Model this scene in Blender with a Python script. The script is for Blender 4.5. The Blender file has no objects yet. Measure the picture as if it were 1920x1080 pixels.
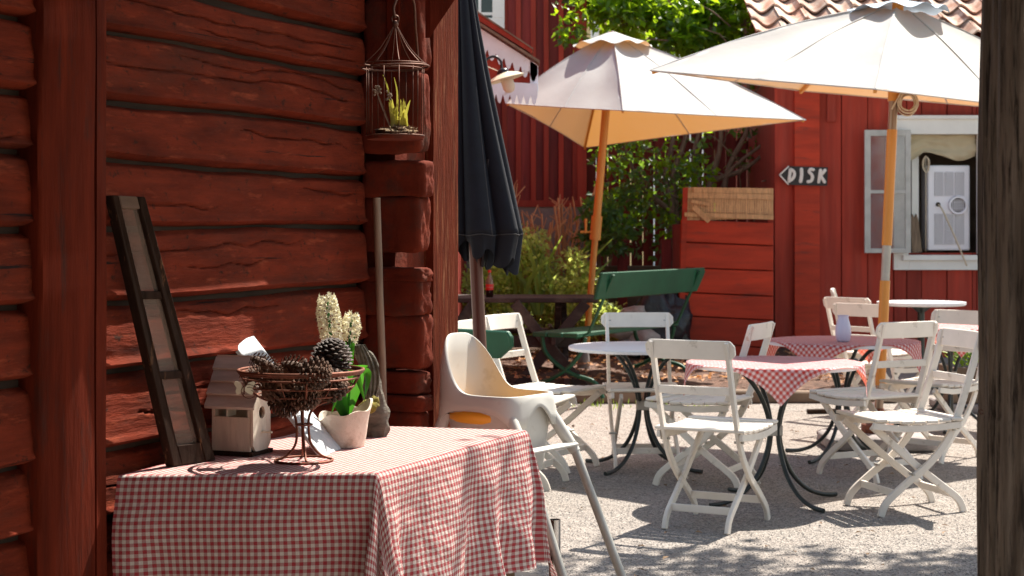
import bpy, math, random
from mathutils import Vector, Matrix, noise
R = math.radians
random.seed(7)
sc = bpy.context.scene
C = sc.collection
# ------------------------------------------------------------------ camera, light, exposure
F = 3200.0; EYE = 1.35; HOR = 430.0
cd = bpy.data.cameras.new('camera'); cam = bpy.data.objects.new('camera', cd); C.objects.link(cam); sc.camera = cam
cam.location = (0, 0, EYE); cam.rotation_euler = (R(90), 0, 0)
cd.sensor_width = 36; cd.lens = F/1920*36; cd.shift_y = -(540-HOR)/1920
cd.clip_start = .05; cd.clip_end = 600
cd.dof.use_dof = True; cd.dof.focus_distance = 5.2; cd.dof.aperture_fstop = 9.0
SUN_AZ, SUN_EL = 38, 55
w = bpy.data.worlds.new('World'); sc.world = w; w.use_nodes = True
nt = w.node_tree; bg = nt.nodes['Background']
sky = nt.nodes.new('ShaderNodeTexSky'); sky.sky_type = 'NISHITA'; sky.sun_disc = False
sky.sun_elevation = R(SUN_EL); sky.sun_rotation = R(SUN_AZ)
tint = nt.nodes.new('ShaderNodeMix'); tint.data_type = 'RGBA'; tint.blend_type = 'MULTIPLY'; tint.inputs[0].default_value = 1; tint.inputs[7].default_value = (1.08, .96, .80, 1)
nt.links.new(sky.outputs[0], tint.inputs[6]); nt.links.new(tint.outputs[2], bg.inputs[0]); bg.inputs[1].default_value = .105
sl = bpy.data.lights.new('sun', 'SUN'); so = bpy.data.objects.new('sun', sl); C.objects.link(so)
sl.energy = 4.5; sl.angle = R(.5); sl.color = (1, .94, .84)
so.location = (6, 8, 12)
sd = Vector((math.sin(R(SUN_AZ))*math.cos(R(SUN_EL)), math.cos(R(SUN_AZ))*math.cos(R(SUN_EL)), math.sin(R(SUN_EL))))
so.rotation_euler = sd.to_track_quat('Z', 'Y').to_euler()
sc.view_settings.view_transform = 'Standard'; sc.view_settings.look = 'None'; sc.view_settings.gamma = 1
sc.view_settings.exposure = 1.42
sc.cycles.max_bounces = 8; sc.cycles.transparent_max_bounces = 12
sc.cycles.use_denoising = True

def P(px, py, d): return Vector(((px-960)/F*d, d, EYE-(py-HOR)/F*d))
def G(px, py, h=0.0):                      # point at height h seen at that pixel
    d = (EYE-h)*F/(py-HOR); return P(px, py, d)
V3 = Vector
def rnd(a, b): return random.uniform(a, b)
def nz(x, y=0, z=0, s=1): return noise.noise(V3((x*s, y*s, z*s)))

# ------------------------------------------------------------------ mesh helpers
class MB:
    def __init__(s): s.v = []; s.f = []; s.uv = {}
    def add(s, vs, fs):
        n = len(s.v); s.v += [V3(a) for a in vs]; s.f += [tuple(n+i for i in f) for f in fs]; return n
    def hexa(s, p):                       # p: 4 bottom ccw, 4 top ccw
        s.add(p, [(3,2,1,0),(4,5,6,7),(0,1,5,4),(1,2,6,5),(2,3,7,6),(3,0,4,7)])
    def box(s, x0, x1, y0, y1, z0, z1, M=None):
        p = [V3(a) for a in [(x0,y0,z0),(x1,y0,z0),(x1,y1,z0),(x0,y1,z0),(x0,y0,z1),(x1,y0,z1),(x1,y1,z1),(x0,y1,z1)]]
        if M: p = [M @ a for a in p]
        s.hexa(p)
    def beam(s, a, b, wx, wz, side=None):   # rectangular bar a->b; side: width direction
        a, b = V3(a), V3(b); d = (b-a).normalized()
        side = V3(side) if side else (V3((0,0,1)) if abs(d.z) < .9 else V3((0,1,0))).cross(d)
        side = (side - d*side.dot(d)).normalized(); up = d.cross(side)
        o = [side*-wx/2-up*wz/2, side*wx/2-up*wz/2, side*wx/2+up*wz/2, side*-wx/2+up*wz/2]
        s.hexa([a+q for q in o]+[b+q for q in o])
    def sweep(s, pts, side, a, b):         # planar path, rectangle a (along side) x b
        pts = [V3(p) for p in pts]; side = V3(side).normalized(); n = len(pts); base = len(s.v)
        for i, p in enumerate(pts):
            t = (pts[min(i+1,n-1)]-pts[max(i-1,0)]).normalized(); u = t.cross(side).normalized()
            for q in (side*-a/2-u*b/2, side*a/2-u*b/2, side*a/2+u*b/2, side*-a/2+u*b/2): s.v.append(p+q)
        for i in range(n-1):
            k = base+4*i
            for j in range(4): s.f.append((k+j, k+(j+1)%4, k+4+(j+1)%4, k+4+j))
        s.f.append((base+3, base+2, base+1, base)); k = base+4*(n-1); s.f.append((k, k+1, k+2, k+3))
    def tube(s, pts, r, n=8, closed=False):
        pts = [V3(p) for p in pts]; m = len(pts); rs = r if isinstance(r, (list, tuple)) else [r]*m; base = len(s.v)
        ref = None
        for i, p in enumerate(pts):
            if closed: t = pts[(i+1)%m]-pts[i-1]
            else: t = pts[min(i+1,m-1)]-pts[max(i-1,0)]
            t.normalize()
            if ref is None: ref = t.orthogonal().normalized()
            ref = (ref-t*ref.dot(t)); ref = ref.normalized() if ref.length > 1e-6 else t.orthogonal().normalized()
            b = t.cross(ref)
            for j in range(n):
                a = 2*math.pi*j/n; s.v.append(p+(ref*math.cos(a)+b*math.sin(a))*rs[i])
        for i in range(m if closed else m-1):
            k = base+n*i; k2 = base+n*((i+1)%m)
            for j in range(n): s.f.append((k+j, k+(j+1)%n, k2+(j+1)%n, k2+j))
        if not closed:
            s.f.append(tuple(base+j for j in reversed(range(n)))); s.f.append(tuple(base+n*(m-1)+j for j in range(n)))
    def lathe(s, prof, n=24, M=None, c=(0,0,0), cap=True):
        c = V3(c); base = len(s.v); m = len(prof)
        for r, z in prof:
            for j in range(n):
                a = 2*math.pi*j/n; p = V3((r*math.cos(a), r*math.sin(a), z))
                s.v.append((M @ p if M else p)+c)
        for i in range(m-1):
            for j in range(n): s.f.append((base+n*i+j, base+n*i+(j+1)%n, base+n*(i+1)+(j+1)%n, base+n*(i+1)+j))
        if cap: s.f.append(tuple(base+j for j in reversed(range(n)))); s.f.append(tuple(base+n*(m-1)+j for j in range(n)))
    def prism(s, poly, vec):
        poly = [V3(p) for p in poly]; vec = V3(vec); n = len(poly)
        s.add(poly+[p+vec for p in poly], [tuple(reversed(range(n))), tuple(range(n, 2*n))]+[(i, (i+1)%n, n+(i+1)%n, n+i) for i in range(n)])
    def grid(s, fn, nu, nv, uv=None):
        base = len(s.v)
        for j in range(nv+1):
            for i in range(nu+1):
                s.v.append(V3(fn(i/nu, j/nv)))
                if uv: s.uv[len(s.v)-1] = uv(i/nu, j/nv)
        for j in range(nv):
            for i in range(nu):
                k = base+j*(nu+1)+i; s.f.append((k, k+1, k+nu+2, k+nu+1))
    def leaf(s, p, d, nrm, L, W, fold=.25):
        p = V3(p); d = V3(d).normalized(); sd_ = d.cross(V3(nrm)); sd_ = sd_.normalized() if sd_.length > 1e-5 else d.orthogonal().normalized()
        up = sd_.cross(d)
        s.add([p, p+d*L*.4+sd_*W/2+up*W*fold, p+d*L*.45, p+d*L*.4-sd_*W/2+up*W*fold, p+d*L-up*L*.08], [(0,1,2),(0,2,3),(1,4,2),(2,4,3)])
    def build(s, name, mat, parent=None, loc=None, smooth=None, bev=0, seg=1):
        me = bpy.data.meshes.new(name)
        if parent is not None:
            r = parent
            while r.parent: r = r.parent
            off = OFF.get(r.name, V3((0,0,0)))
        else: off = V3(loc) if loc is not None else V3((0,0,0))
        me.from_pydata([tuple(V3(a)-off) for a in s.v], [], s.f)
        if s.uv:
            l = me.uv_layers.new(name='UVMap')
            for lp in me.loops: l.data[lp.index].uv = s.uv.get(lp.vertex_index, (0,0))
        me.materials.append(mat); me.update()
        if smooth is not None:
            for p in me.polygons: p.use_smooth = True
            if smooth < 180: me.set_sharp_from_angle(angle=R(smooth))
        o = bpy.data.objects.new(name, me); C.objects.link(o)
        if parent is not None: o.parent = parent
        elif loc is not None: o.location = off
        if bev:
            b = o.modifiers.new('bevel', 'BEVEL'); b.width = bev; b.segments = seg; b.limit_method = 'ANGLE'; b.angle_limit = R(40)
        return o
OFF = {}
def tag(o, label, cat, group=None, kind=None):
    o['label'] = label; o['category'] = cat
    if group: o['group'] = group
    if kind: o['kind'] = kind
    return o
def thing(name, label, cat, loc=(0,0,0), group=None, world=True):
    o = bpy.data.objects.new(name, None); C.objects.link(o); o.empty_display_size = .1
    tag(o, label, cat, group)
    if world: o.location = V3(loc); OFF[o.name] = V3(loc)
    return o
def copy_tree(o, parent=None):
    c = o.copy(); C.objects.link(c)
    if parent is not None: c.parent = parent
    for ch in list(o.children): copy_tree(ch, c)
    return c
def struct(o, label=None):
    o['kind'] = 'structure'
    if label: o['label'] = label
    return o
def arc(fn, a, b, n): return [fn(a+(b-a)*i/n) for i in range(n+1)]
def spl(pts, k=6):                          # Catmull-Rom through points
    pts = [V3(p) for p in pts]; out = []
    for i in range(len(pts)-1):
        p0 = pts[max(i-1,0)]; p1 = pts[i]; p2 = pts[i+1]; p3 = pts[min(i+2,len(pts)-1)]
        for j in range(k):
            t = j/k; out.append(.5*((2*p1)+(p2-p0)*t+(2*p0-5*p1+4*p2-p3)*t*t+(3*p1-p0-3*p2+p3)*t**3))
    out.append(pts[-1]); return out

# ------------------------------------------------------------------ materials
def newmat(name):
    m = bpy.data.materials.new(name); m.use_nodes = True; t = m.node_tree
    return m, t, t.nodes['Principled BSDF']
def noise_n(t, scale, stretch=(1,1,1), rot=(0,0,0), detail=6, coord='Object', rough=.6):
    tc = t.nodes.new('ShaderNodeTexCoord'); mp = t.nodes.new('ShaderNodeMapping')
    mp.inputs['Scale'].default_value = stretch; mp.inputs['Rotation'].default_value = rot
    n = t.nodes.new('ShaderNodeTexNoise'); n.inputs['Scale'].default_value = scale; n.inputs['Detail'].default_value = detail; n.inputs['Roughness'].default_value = rough
    t.links.new(tc.outputs[coord], mp.inputs[0]); t.links.new(mp.outputs[0], n.inputs['Vector']); return n.outputs['Fac']
def rng(t, x, a, b, c=0., d=1.):
    m = t.nodes.new('ShaderNodeMapRange'); m.inputs[1].default_value = a; m.inputs[2].default_value = b; m.inputs[3].default_value = c; m.inputs[4].default_value = d
    t.links.new(x, m.inputs[0]); return m.outputs[0]
def mixc(t, f, a, b, mode='MIX'):
    m = t.nodes.new('ShaderNodeMix'); m.data_type = 'RGBA'; m.blend_type = mode
    for k, s_ in ((6, a), (7, b)):
        if isinstance(s_, tuple): m.inputs[k].default_value = (*s_[:3], 1)
        else: t.links.new(s_, m.inputs[k])
    if isinstance(f, (int, float)): m.inputs[0].default_value = f
    else: t.links.new(f, m.inputs[0])
    return m.outputs[2]
def bumpn(t, b, h, strength, dist):
    n = t.nodes.new('ShaderNodeBump'); n.inputs['Strength'].default_value = strength; n.inputs['Distance'].default_value = dist
    t.links.new(h, n.inputs['Height'])
    if b.inputs['Normal'].links: t.links.new(b.inputs['Normal'].links[0].from_socket, n.inputs['Normal'])
    t.links.new(n.outputs[0], b.inputs['Normal'])
def mk(name, col, rough=.65, var=.25, scale=6, stretch=(1,1,1), bump=.0, bdist=.004, bscale=60, metal=0, spec=.4, patches=(), rot=(0,0,0)):
    m, t, b = newmat(name)
    f = rng(t, noise_n(t, scale, stretch, rot), .3, .7)
    c = mixc(t, f, tuple(x*(1-var) for x in col), tuple(min(1, x*(1+var)) for x in col))
    for pc, ps, lo, hi, pst in patches:
        c = mixc(t, rng(t, noise_n(t, ps, pst, rot, 8, rough=.7), lo, hi), c, pc)
    t.links.new(c, b.inputs['Base Color'])
    b.inputs['Roughness'].default_value = rough; b.inputs['Metallic'].default_value = metal
    b.inputs['Specular IOR Level'].default_value = spec
    if bump: bumpn(t, b, noise_n(t, bscale, stretch, rot, 8, rough=.65), bump, bdist)
    return m
def translucent(m, col, fac):
    t = m.node_tree; b = t.nodes['Principled BSDF']; out = t.nodes['Material Output']
    tr = t.nodes.new('ShaderNodeBsdfTranslucent'); tr.inputs[0].default_value = (*col, 1)
    mx = t.nodes.new('ShaderNodeMixShader'); mx.inputs[0].default_value = fac
    t.links.new(b.outputs[0], mx.inputs[1]); t.links.new(tr.outputs[0], mx.inputs[2]); t.links.new(mx.outputs[0], out.inputs[0]); return tr
def leafmat(name, c1, c2, tr, fac=.45, rough=.45):
    m, t, b = newmat(name)
    g = t.nodes.new('ShaderNodeNewGeometry'); rp = g.outputs['Random Per Island']
    c = mixc(t, rp, c1, c2); t.links.new(c, b.inputs['Base Color']); b.inputs['Roughness'].default_value = rough
    n = translucent(m, tr, fac); t.links.new(mixc(t, rp, tuple(x*.6 for x in tr), tr), n.inputs[0]); return m
def glass(name, tint=(1,1,1), dirt=(.4,.35,.3), amount=.25):
    m, t, b = newmat(name); out = t.nodes['Material Output']
    tr = t.nodes.new('ShaderNodeBsdfTransparent'); tr.inputs[0].default_value = (*tint, 1)
    gl = t.nodes.new('ShaderNodeBsdfGlossy'); gl.inputs['Roughness'].default_value = .06
    fr = t.nodes.new('ShaderNodeFresnel'); fr.inputs[0].default_value = 1.5
    m1 = t.nodes.new('ShaderNodeMixShader'); t.links.new(fr.outputs[0], m1.inputs[0]); t.links.new(tr.outputs[0], m1.inputs[1]); t.links.new(gl.outputs[0], m1.inputs[2])
    b.inputs['Base Color'].default_value = (*dirt, 1); b.inputs['Roughness'].default_value = .9
    m2 = t.nodes.new('ShaderNodeMixShader'); t.links.new(rng(t, noise_n(t, 7, (1,1,1)), .35, .75, amount*.5, amount*1.5), m2.inputs[0])
    t.links.new(m1.outputs[0], m2.inputs[1]); t.links.new(b.outputs[0], m2.inputs[2]); t.links.new(m2.outputs[0], out.inputs[0]); return m

m_log = mk('falu red log', (.148,.021,.0075), .88, .45, 3, (1.2,1,6), .8, .006, 14,
    spec=.12, patches=[((.08,.022,.012), 3, .50, .75, (.5,1,1.6)), ((.04,.014,.008), 26, .58, .68, (.9,1,1.3)), ((.26,.05,.02), 11, .56, .68, (.5,1,2.5)), ((.02,.01,.008), 9, .62, .66, (.12,1,3.2))])
bumpn(m_log.node_tree, m_log.node_tree.nodes['Principled BSDF'], noise_n(m_log.node_tree, 60, (.5,1,1.6), detail=8, rough=.7), .7, .003)
bumpn(m_log.node_tree, m_log.node_tree.nodes['Principled BSDF'], noise_n(m_log.node_tree, 7, (.15,1,3.5), detail=8, rough=.7), .7, .009)
m_log_end = mk('falu red log end', (.13,.023,.011), .9, .4, 5, (1,1,1), .9, .008, 16, spec=.1, patches=[((.07,.03,.02), 6, .5, .68, (1,1,1))])
m_chink = mk('dusty chinking', (.035,.02,.012), .95, .4, 9, (.4,1,3), .6, .006, 20)
m_redpost = mk('falu red post', (.11,.0155,.006), .88, .35, 4, (6,6,.7), .8, .004, 12, spec=.08, patches=[((.06,.02,.014), 8, .55, .7, (3,3,.5))])
m_board = mk('weathered red board', (.11,.02,.008), .9, .4, 6, (8,8,.8), 1.0, .006, 16, spec=.06,
    patches=[((.22,.085,.04), 11, .54, .66, (7,7,.5)), ((.06,.025,.02), 10, .6, .7, (6,6,.8))])
m_redwall = mk('red painted boards', (.33,.034,.017), .75, .25, 2.5, (5,5,.5), .35, .004, 10, patches=[((.33,.05,.03), 3, .5, .7, (5,5,.4))])
m_redpanel = mk('bright red planks', (.40,.034,.010), .7, .3, 2.5, (.6,.6,4), .4, .004, 8, patches=[((.14,.03,.02), 4, .55, .7, (.5,.5,3))])
m_redwall_dark = mk('old red boards', (.2,.026,.022), .8, .3, 2.5, (5,5,.4), .35, .004, 10, patches=[((.12,.02,.018), 3, .5, .7, (5,5,.4))])
m_white = mk('white paint', (.8,.79,.75), .5, .05, 5, (1,1,1), .15, .002, 30, patches=[((.62,.58,.5), 6, .62, .75, (1,1,1))])
m_chair = mk('white chair paint', (.80,.725,.635), .5, .07, 8, (1,1,1), .25, .0015, 40, patches=[((.45,.38,.3), 13, .60, .72, (1,1,1)), ((.3,.22,.16), 30, .70, .74, (1,1,1))])
m_greywood = mk('grey painted sash', (.5,.5,.47), .7, .15, 8, (1,1,1), .2, .002, 40)
m_oldwood = mk('old dark wood', (.032,.018,.012), .85, .4, 8, (6,6,.8), .7, .003, 14, spec=.1, patches=[((.2,.1,.05), 10, .6, .7, (4,4,.8))])
m_oldtop = mk('bleached old wood', (.2,.13,.09), .75, .3, 8, (1,1,3), .5, .003, 20)
m_pine = mk('pale birdhouse wood', (.7,.62,.5), .75, .15, 6, (6,6,1), .4, .002, 16, patches=[((.4,.26,.15), 9, .6, .72, (5,5,.7))])
m_shingle = mk('weathered shingle wood', (.6,.54,.45), .8, .2, 7, (1,1,6), .5, .002, 16)
m_blueplank = mk('pale painted plank', (.5,.53,.55), .6, .15, 7, (1,1,1), .3, .002, 25, patches=[((.6,.6,.6), 9, .5, .6, (3,3,1))])
m_rust = mk('rusty wire', (.16,.055,.03), .6, .4, 40, (1,1,1), .4, .001, 150, metal=.5)
m_wire = mk('dark rusted wire', (.12,.05,.03), .55, .3, 40, metal=.6)
m_cone = mk('pine cone scale', (.09,.043,.022), .7, .5, 30, (1,1,1), .3, .002, 90, patches=[((.2,.1,.055), 25, .55, .7, (1,1,1))])
m_conedark = mk('dark pine cone scale', (.045,.025,.017), .7, .5, 30, (1,1,1), .3, .002, 90)
m_pot = mk('rough beige ceramic', (.66,.57,.47), .85, .15, 9, (1,1,1), 1., .01, 18, spec=.15, patches=[((.38,.27,.19), 9, .56, .7, (1,1,1))])
m_bark = mk('grey bark', (.13,.115,.09), .9, .5, 12, (1,1,3), 1., .01, 22)
m_moss = mk('yellow moss', (.16,.13,.02), .95, .5, 40, (1,1,1), 1., .01, 60)
m_stick = mk('weathered stick', (.22,.15,.1), .8, .3, 10, (5,5,.6), .4, .002, 20)
m_soil = mk('dry moss soil', (.2,.13,.07), .95, .5, 40, (1,1,1), 1., .008, 70)
m_plastic = mk('off white plastic', (.50,.48,.44), .55, .05, 3, spec=.4, bump=.1, bdist=.003, bscale=12, patches=[((.38,.34,.28), 14, .6, .8, (1,1,1))])
m_yellow = mk('yellow plastic', (.85,.4,.04), .4, .05, 3)
m_alu = mk('brushed aluminium', (.42,.40,.36), .55, .15, 10, (1,1,1), metal=.5)
m_steel = mk('polished steel', (.6,.6,.6), .15, .05, 3, metal=1)
m_bronze = mk('brown metal', (.3,.22,.17), .35, .1, 3, metal=.8)
m_brownpole = mk('brown painted pole', (.11,.04,.03), .3, .1, 3, metal=.2)
m_tableblk = mk('black green iron', (.02,.026,.025), .35, .3, 20, (1,1,1), .2, .001, 80)
m_tabletop = mk('grey white tabletop', (.72,.7,.72), .35, .05, 4)
m_green = mk('green bench paint', (.007,.075,.036), .5, .2, 5, (1,1,1), .3, .002, 20, patches=[((.3,.2,.13), 18, .68, .73, (1,1,3))])
m_darktimber = mk('dark picnic timber', (.04,.024,.02), .7, .3, 5, (1,1,1), .3, .003, 14, patches=[((.12,.09,.07), 5, .5, .7, (1,4,1))])
m_orangewood = mk('varnished pole wood', (.62,.26,.05), .4, .12, 5, (6,6,.4), .1, .001, 20)
m_ropecol = mk('rope', (.6,.5,.36), .9, .15, 60)
m_enamel = mk('cream enamel', (.75,.68,.5), .3, .05, 5)
m_black = mk('black sign paint', (.03,.025,.024), .6, .3, 10)
m_signwhite = mk('white hand lettering', (.8,.72,.66), .6, .05, 10)
m_blackmetal = mk('black lamp metal', (.02,.02,.025), .3, .2, 10)
m_dark = mk('dark interior', (.05,.036,.027), .9, .3, 4)
m_stone = mk('grey stone', (.26,.23,.22), .9, .3, 5, (1,1,1), .8, .02, 9, patches=[((.4,.36,.33), 7, .55, .7, (1,1,1))])
m_foundation = mk('plastered foundation', (.26,.2,.18), .9, .25, 2, (1,1,1), .6, .02, 6)
m_plasterY = mk('yellow plaster', (.75,.58,.3), .85, .08, 2)
m_pale = mk('pale plaster', (.8,.84,.95), .85, .1, 2)
m_bag = mk('black plastic sack', (.012,.013,.018), .2, .3, 10, (1,1,1), .9, .03, 7)
m_tile = mk('clay tile', (.4,.2,.13), .8, .35, 5, (1,1,1), .6, .006, 25, patches=[((.6,.45,.36), 4, .45, .6, (1,1,1)), ((.1,.07,.06), 14, .64, .74, (1,1,1))])
m_reed = mk('split reed matting', (.55,.33,.17), .85, .25, 8, (6,1,1), .6, .004, 20, patches=[((.25,.13,.07), 9, .58, .7, (8,1,1))])
m_curtain = mk('beige curtain', (.5,.42,.28), .9, .1, 4, (1,1,1), .3, .01, 12)
m_acplastic = mk('white appliance plastic', (.88,.87,.93), .35, .02, 3)
m_acgrille = mk('grey vent grille', (.2,.19,.2), .5, .1, 30)
m_vase = mk('lilac white glaze', (.6,.57,.72), .3, .03, 5)
m_bottle = mk('dark cola glass', (.02,.006,.004), .08, .1, 5)
m_redlabel = mk('red bottle label', (.75,.03,.02), .5, .05, 5)
m_trunk = mk('brown branch bark', (.16,.1,.065), .85, .35, 8, (4,4,1), .7, .008, 18)
m_postwood = mk('weathered post with lit streaks', (.19,.15,.115), .9, .5, 5, (5,5,.5), 1., .03, 6, patches=[((.03,.02,.014), 7, .5, .62, (8,8,.6)), ((.26,.2,.14), 5, .56, .70, (6,6,.9))])  # pale streaks painted in for sunlight on the post, over its weathered grain
m_timber = mk('garden edging timber', (.16,.11,.075), .85, .3, 5, (1,1,1), .5, .004, 12)
m_bed = mk('reddish garden soil', (.12,.065,.045), .95, .5, 14, (1,1,1), 1., .03, 30, patches=[((.28,.17,.12), 22, .55, .65, (1,1,1))])
m_petal = mk('cream petals', (.82,.77,.58), .5, .15, 60); translucent(m_petal, (.85,.82,.55), .2)
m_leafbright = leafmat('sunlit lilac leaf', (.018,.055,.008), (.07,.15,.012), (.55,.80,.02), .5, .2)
m_leafdark = leafmat('ivy and shaded lilac leaf', (.025,.07,.02), (.07,.15,.04), (.3,.5,.05), .4, .35)  # ivy colour, also the darker copy for lilac leaves in shade
m_bush = leafmat('pale bush leaf', (.16,.27,.05), (.5,.6,.24), (.85,1,.22), .6, .35)
m_grass = leafmat('long grass blade', (.08,.18,.03), (.2,.32,.05), (.45,.6,.08), .4)
m_dry = leafmat('dried stalk', (.5,.24,.12), (.75,.42,.22), (.75,.38,.15), .3, .7)
m_hyleaf = leafmat('hyacinth leaf', (.012,.09,.012), (.03,.16,.02), (.12,.45,.03), .35, .3)
m_yshoot = leafmat('yellow green shoot', (.45,.42,.06), (.65,.55,.1), (.7,.65,.1), .35, .5)

m_canvas = mk('cream canvas', (.50,.49,.475), .85, .04, 3, (1,1,1), .35, .012, 5, patches=[((.5,.47,.42), 2.2, .6, .8, (1,1,.3))]); translucent(m_canvas, (.80,.36,.07), .16)
m_blackfab = mk('black umbrella fabric', (.004,.005,.011), .8, .3, 30, (1,1,1), .2, .002, 250)
m_fabedge = mk('hem and fold highlight', (.05,.048,.05), .9, .2, 30)  # grey of the hem, also painted along the folds as highlights

def gingham(name, period, red, cream):
    m, t, b = newmat(name)
    tc = t.nodes.new('ShaderNodeTexCoord'); sp = t.nodes.new('ShaderNodeSeparateXYZ'); t.links.new(tc.outputs['UV'], sp.inputs[0])
    outs = []
    for k in (0, 1):
        d = t.nodes.new('ShaderNodeMath'); d.operation = 'DIVIDE'; t.links.new(sp.outputs[k], d.inputs[0]); d.inputs[1].default_value = period
        fr = t.nodes.new('ShaderNodeMath'); fr.operation = 'FRACT'; t.links.new(d.outputs[0], fr.inputs[0])
        c = t.nodes.new('ShaderNodeMath'); c.operation = 'LESS_THAN'; t.links.new(fr.outputs[0], c.inputs[0]); c.inputs[1].default_value = .5; outs.append(c.outputs[0])
    ad = t.nodes.new('ShaderNodeMath'); ad.operation = 'ADD'; t.links.new(outs[0], ad.inputs[0]); t.links.new(outs[1], ad.inputs[1])
    hf = t.nodes.new('ShaderNodeMath'); hf.operation = 'MULTIPLY'; t.links.new(ad.outputs[0], hf.inputs[0]); hf.inputs[1].default_value = .5
    cr = t.nodes.new('ShaderNodeValToRGB'); e = cr.color_ramp; e.interpolation = 'LINEAR'
    e.elements[0].color = (*cream, 1); e.elements[1].color = (*red, 1)
    x = e.elements.new(.5); x.color = tuple([red[i]*.55+cream[i]*.38 for i in range(3)]+[1])
    t.links.new(hf.outputs[0], cr.inputs[0])
    c = mixc(t, rng(t, noise_n(t, 300, (1,1,1), coord='UV'), .3, .7, .0, .08), cr.outputs[0], (.6,.5,.45))
    t.links.new(c, b.inputs['Base Color']); b.inputs['Roughness'].default_value = .9; b.inputs['Specular IOR Level'].default_value = .15
    bumpn(t, b, noise_n(t, 28, (1,1,1), coord='UV', detail=4), .8, .010)
    bumpn(t, b, noise_n(t, 160, (1,3,1), coord='UV', detail=3), .6, .002)
    return m
m_ging = gingham('red gingham cloth', .0185, (.33,.028,.038), (.58,.52,.47))
m_ging2 = gingham('bright gingham cloth', .026, (.5,.03,.035), (.8,.74,.74)); translucent(m_ging2, (.9,.2,.12), .3)

# gravel
m_gravel, t, b = newmat('pinkish gravel')
tc = t.nodes.new('ShaderNodeTexCoord')
v1 = t.nodes.new('ShaderNodeTexVoronoi'); v1.inputs['Scale'].default_value = 115; t.links.new(tc.outputs['Object'], v1.inputs['Vector'])
sp = t.nodes.new('ShaderNodeSeparateColor'); t.links.new(v1.outputs['Color'], sp.inputs[0])
cr = t.nodes.new('ShaderNodeValToRGB'); e = cr.color_ramp
e.elements[0].color = (.13,.118,.11,1); e.elements[1].color = (.42,.375,.335,1); x = e.elements.new(.45); x.color = (.27,.24,.215,1)
t.links.new(sp.outputs[0], cr.inputs[0])
c = mixc(t, rng(t, noise_n(t, 1.3), .35, .7, 0, .45), cr.outputs[0], (.3,.24,.2))
c = mixc(t, rng(t, noise_n(t, 5, detail=8), .58, .72, 0, .6), c, (.17,.13,.11))
t.links.new(c, b.inputs['Base Color']); b.inputs['Roughness'].default_value = .95; b.inputs['Specular IOR Level'].default_value = .2
bumpn(t, b, v1.outputs['Distance'], .9, .008); bumpn(t, b, noise_n(t, 6, detail=6), .7, .05)
m_peb = mk('pebble', (.36,.29,.25), .9, .45, 3)
_t = m_peb.node_tree; _g = _t.nodes.new('ShaderNodeNewGeometry')
_t.links.new(mixc(_t, _g.outputs['Random Per Island'], (.12,.11,.105), (.46,.41,.365)), _t.nodes['Principled BSDF'].inputs['Base Color'])

def vary(m, kind, lo, hi):                  # board to board or chair to chair differences in the paint
    t = m.node_tree; b = t.nodes['Principled BSDF']; src = b.inputs['Base Color'].links[0].from_socket
    g = t.nodes.new('ShaderNodeNewGeometry' if kind == 'Random Per Island' else 'ShaderNodeObjectInfo')
    v = rng(t, g.outputs[kind], 0, 1, lo, hi); cb = t.nodes.new('ShaderNodeCombineColor')
    for k in range(3): t.links.new(v, cb.inputs[k])
    t.links.new(mixc(t, 1.0, src, cb.outputs[0], 'MULTIPLY'), b.inputs['Base Color'])
for m_ in (m_redwall, m_redwall_dark, m_tile, m_darktimber, m_timber): vary(m_, 'Random Per Island', .7, 1.2)
vary(m_redpanel, 'Random', .75, 1.15); vary(m_chair, 'Random', .84, 1.04)

m_litter = leafmat('brown litter leaf', (.16,.09,.05), (.32,.2,.11), (.3,.18,.08), .1, .8)
m_sashpane = mk('dusty sash pane', (.30,.22,.17), .5, .25, 6, (1,1,1), spec=.3, patches=[((.42,.36,.3), 14, .6, .72, (1,1,1))])
_t = m_sashpane.node_tree; _tr = _t.nodes.new('ShaderNodeBsdfTransparent'); _tr.inputs[0].default_value = (.93,.9,.88,1); _mx = _t.nodes.new('ShaderNodeMixShader'); _mx.inputs[0].default_value = .42
_t.links.new(_tr.outputs[0], _mx.inputs[1]); _t.links.new(_t.nodes['Principled BSDF'].outputs[0], _mx.inputs[2]); _t.links.new(_mx.outputs[0], _t.nodes['Material Output'].inputs[0])
# ------------------------------------------------------------------ ground
mb = MB(); mb.add([(-150,-20,0),(150,-20,0),(150,300,0),(-150,300,0)], [(0,1,2,3)]); struct(mb.build('gravel_ground', m_gravel))
mb = MB()
def bedf(u, v):
    x = -2.5+u*5.6; y = 13.35+v*7.5
    return (x, y, .03+.10*min(1, v*3)+.035*nz(x, y, 0, 2.1)+.02*nz(x, y, 3, 7))
mb.grid(bedf, 70, 80); struct(mb.build('garden_soil', m_bed, smooth=180))
mb = MB()
for i in range(20000):
    d = 6.3/(1-random.random()*.52); x = rnd(-.13, .3)*d
    if x < .15 and d < 7: continue
    r = rnd(.0022, .0062); a = rnd(0, 6.28); c_, s_ = math.cos(a), math.sin(a); k = rnd(.6, 1)
    mb.add([(x+r*c_,d+r*s_,r*.2),(x-r*s_*k,d+r*c_*k,r*.25),(x-r*c_,d-r*s_,r*.2),(x+r*s_*k,d-r*c_*k,r*.25),(x+r*.2,d,r*.85)], [(0,1,4),(1,2,4),(2,3,4),(3,0,4)])
tag(mb.build('pebbles', m_peb), 'loose pinkish grey pebbles scattered over the courtyard gravel', 'pebbles', kind='stuff')
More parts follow.
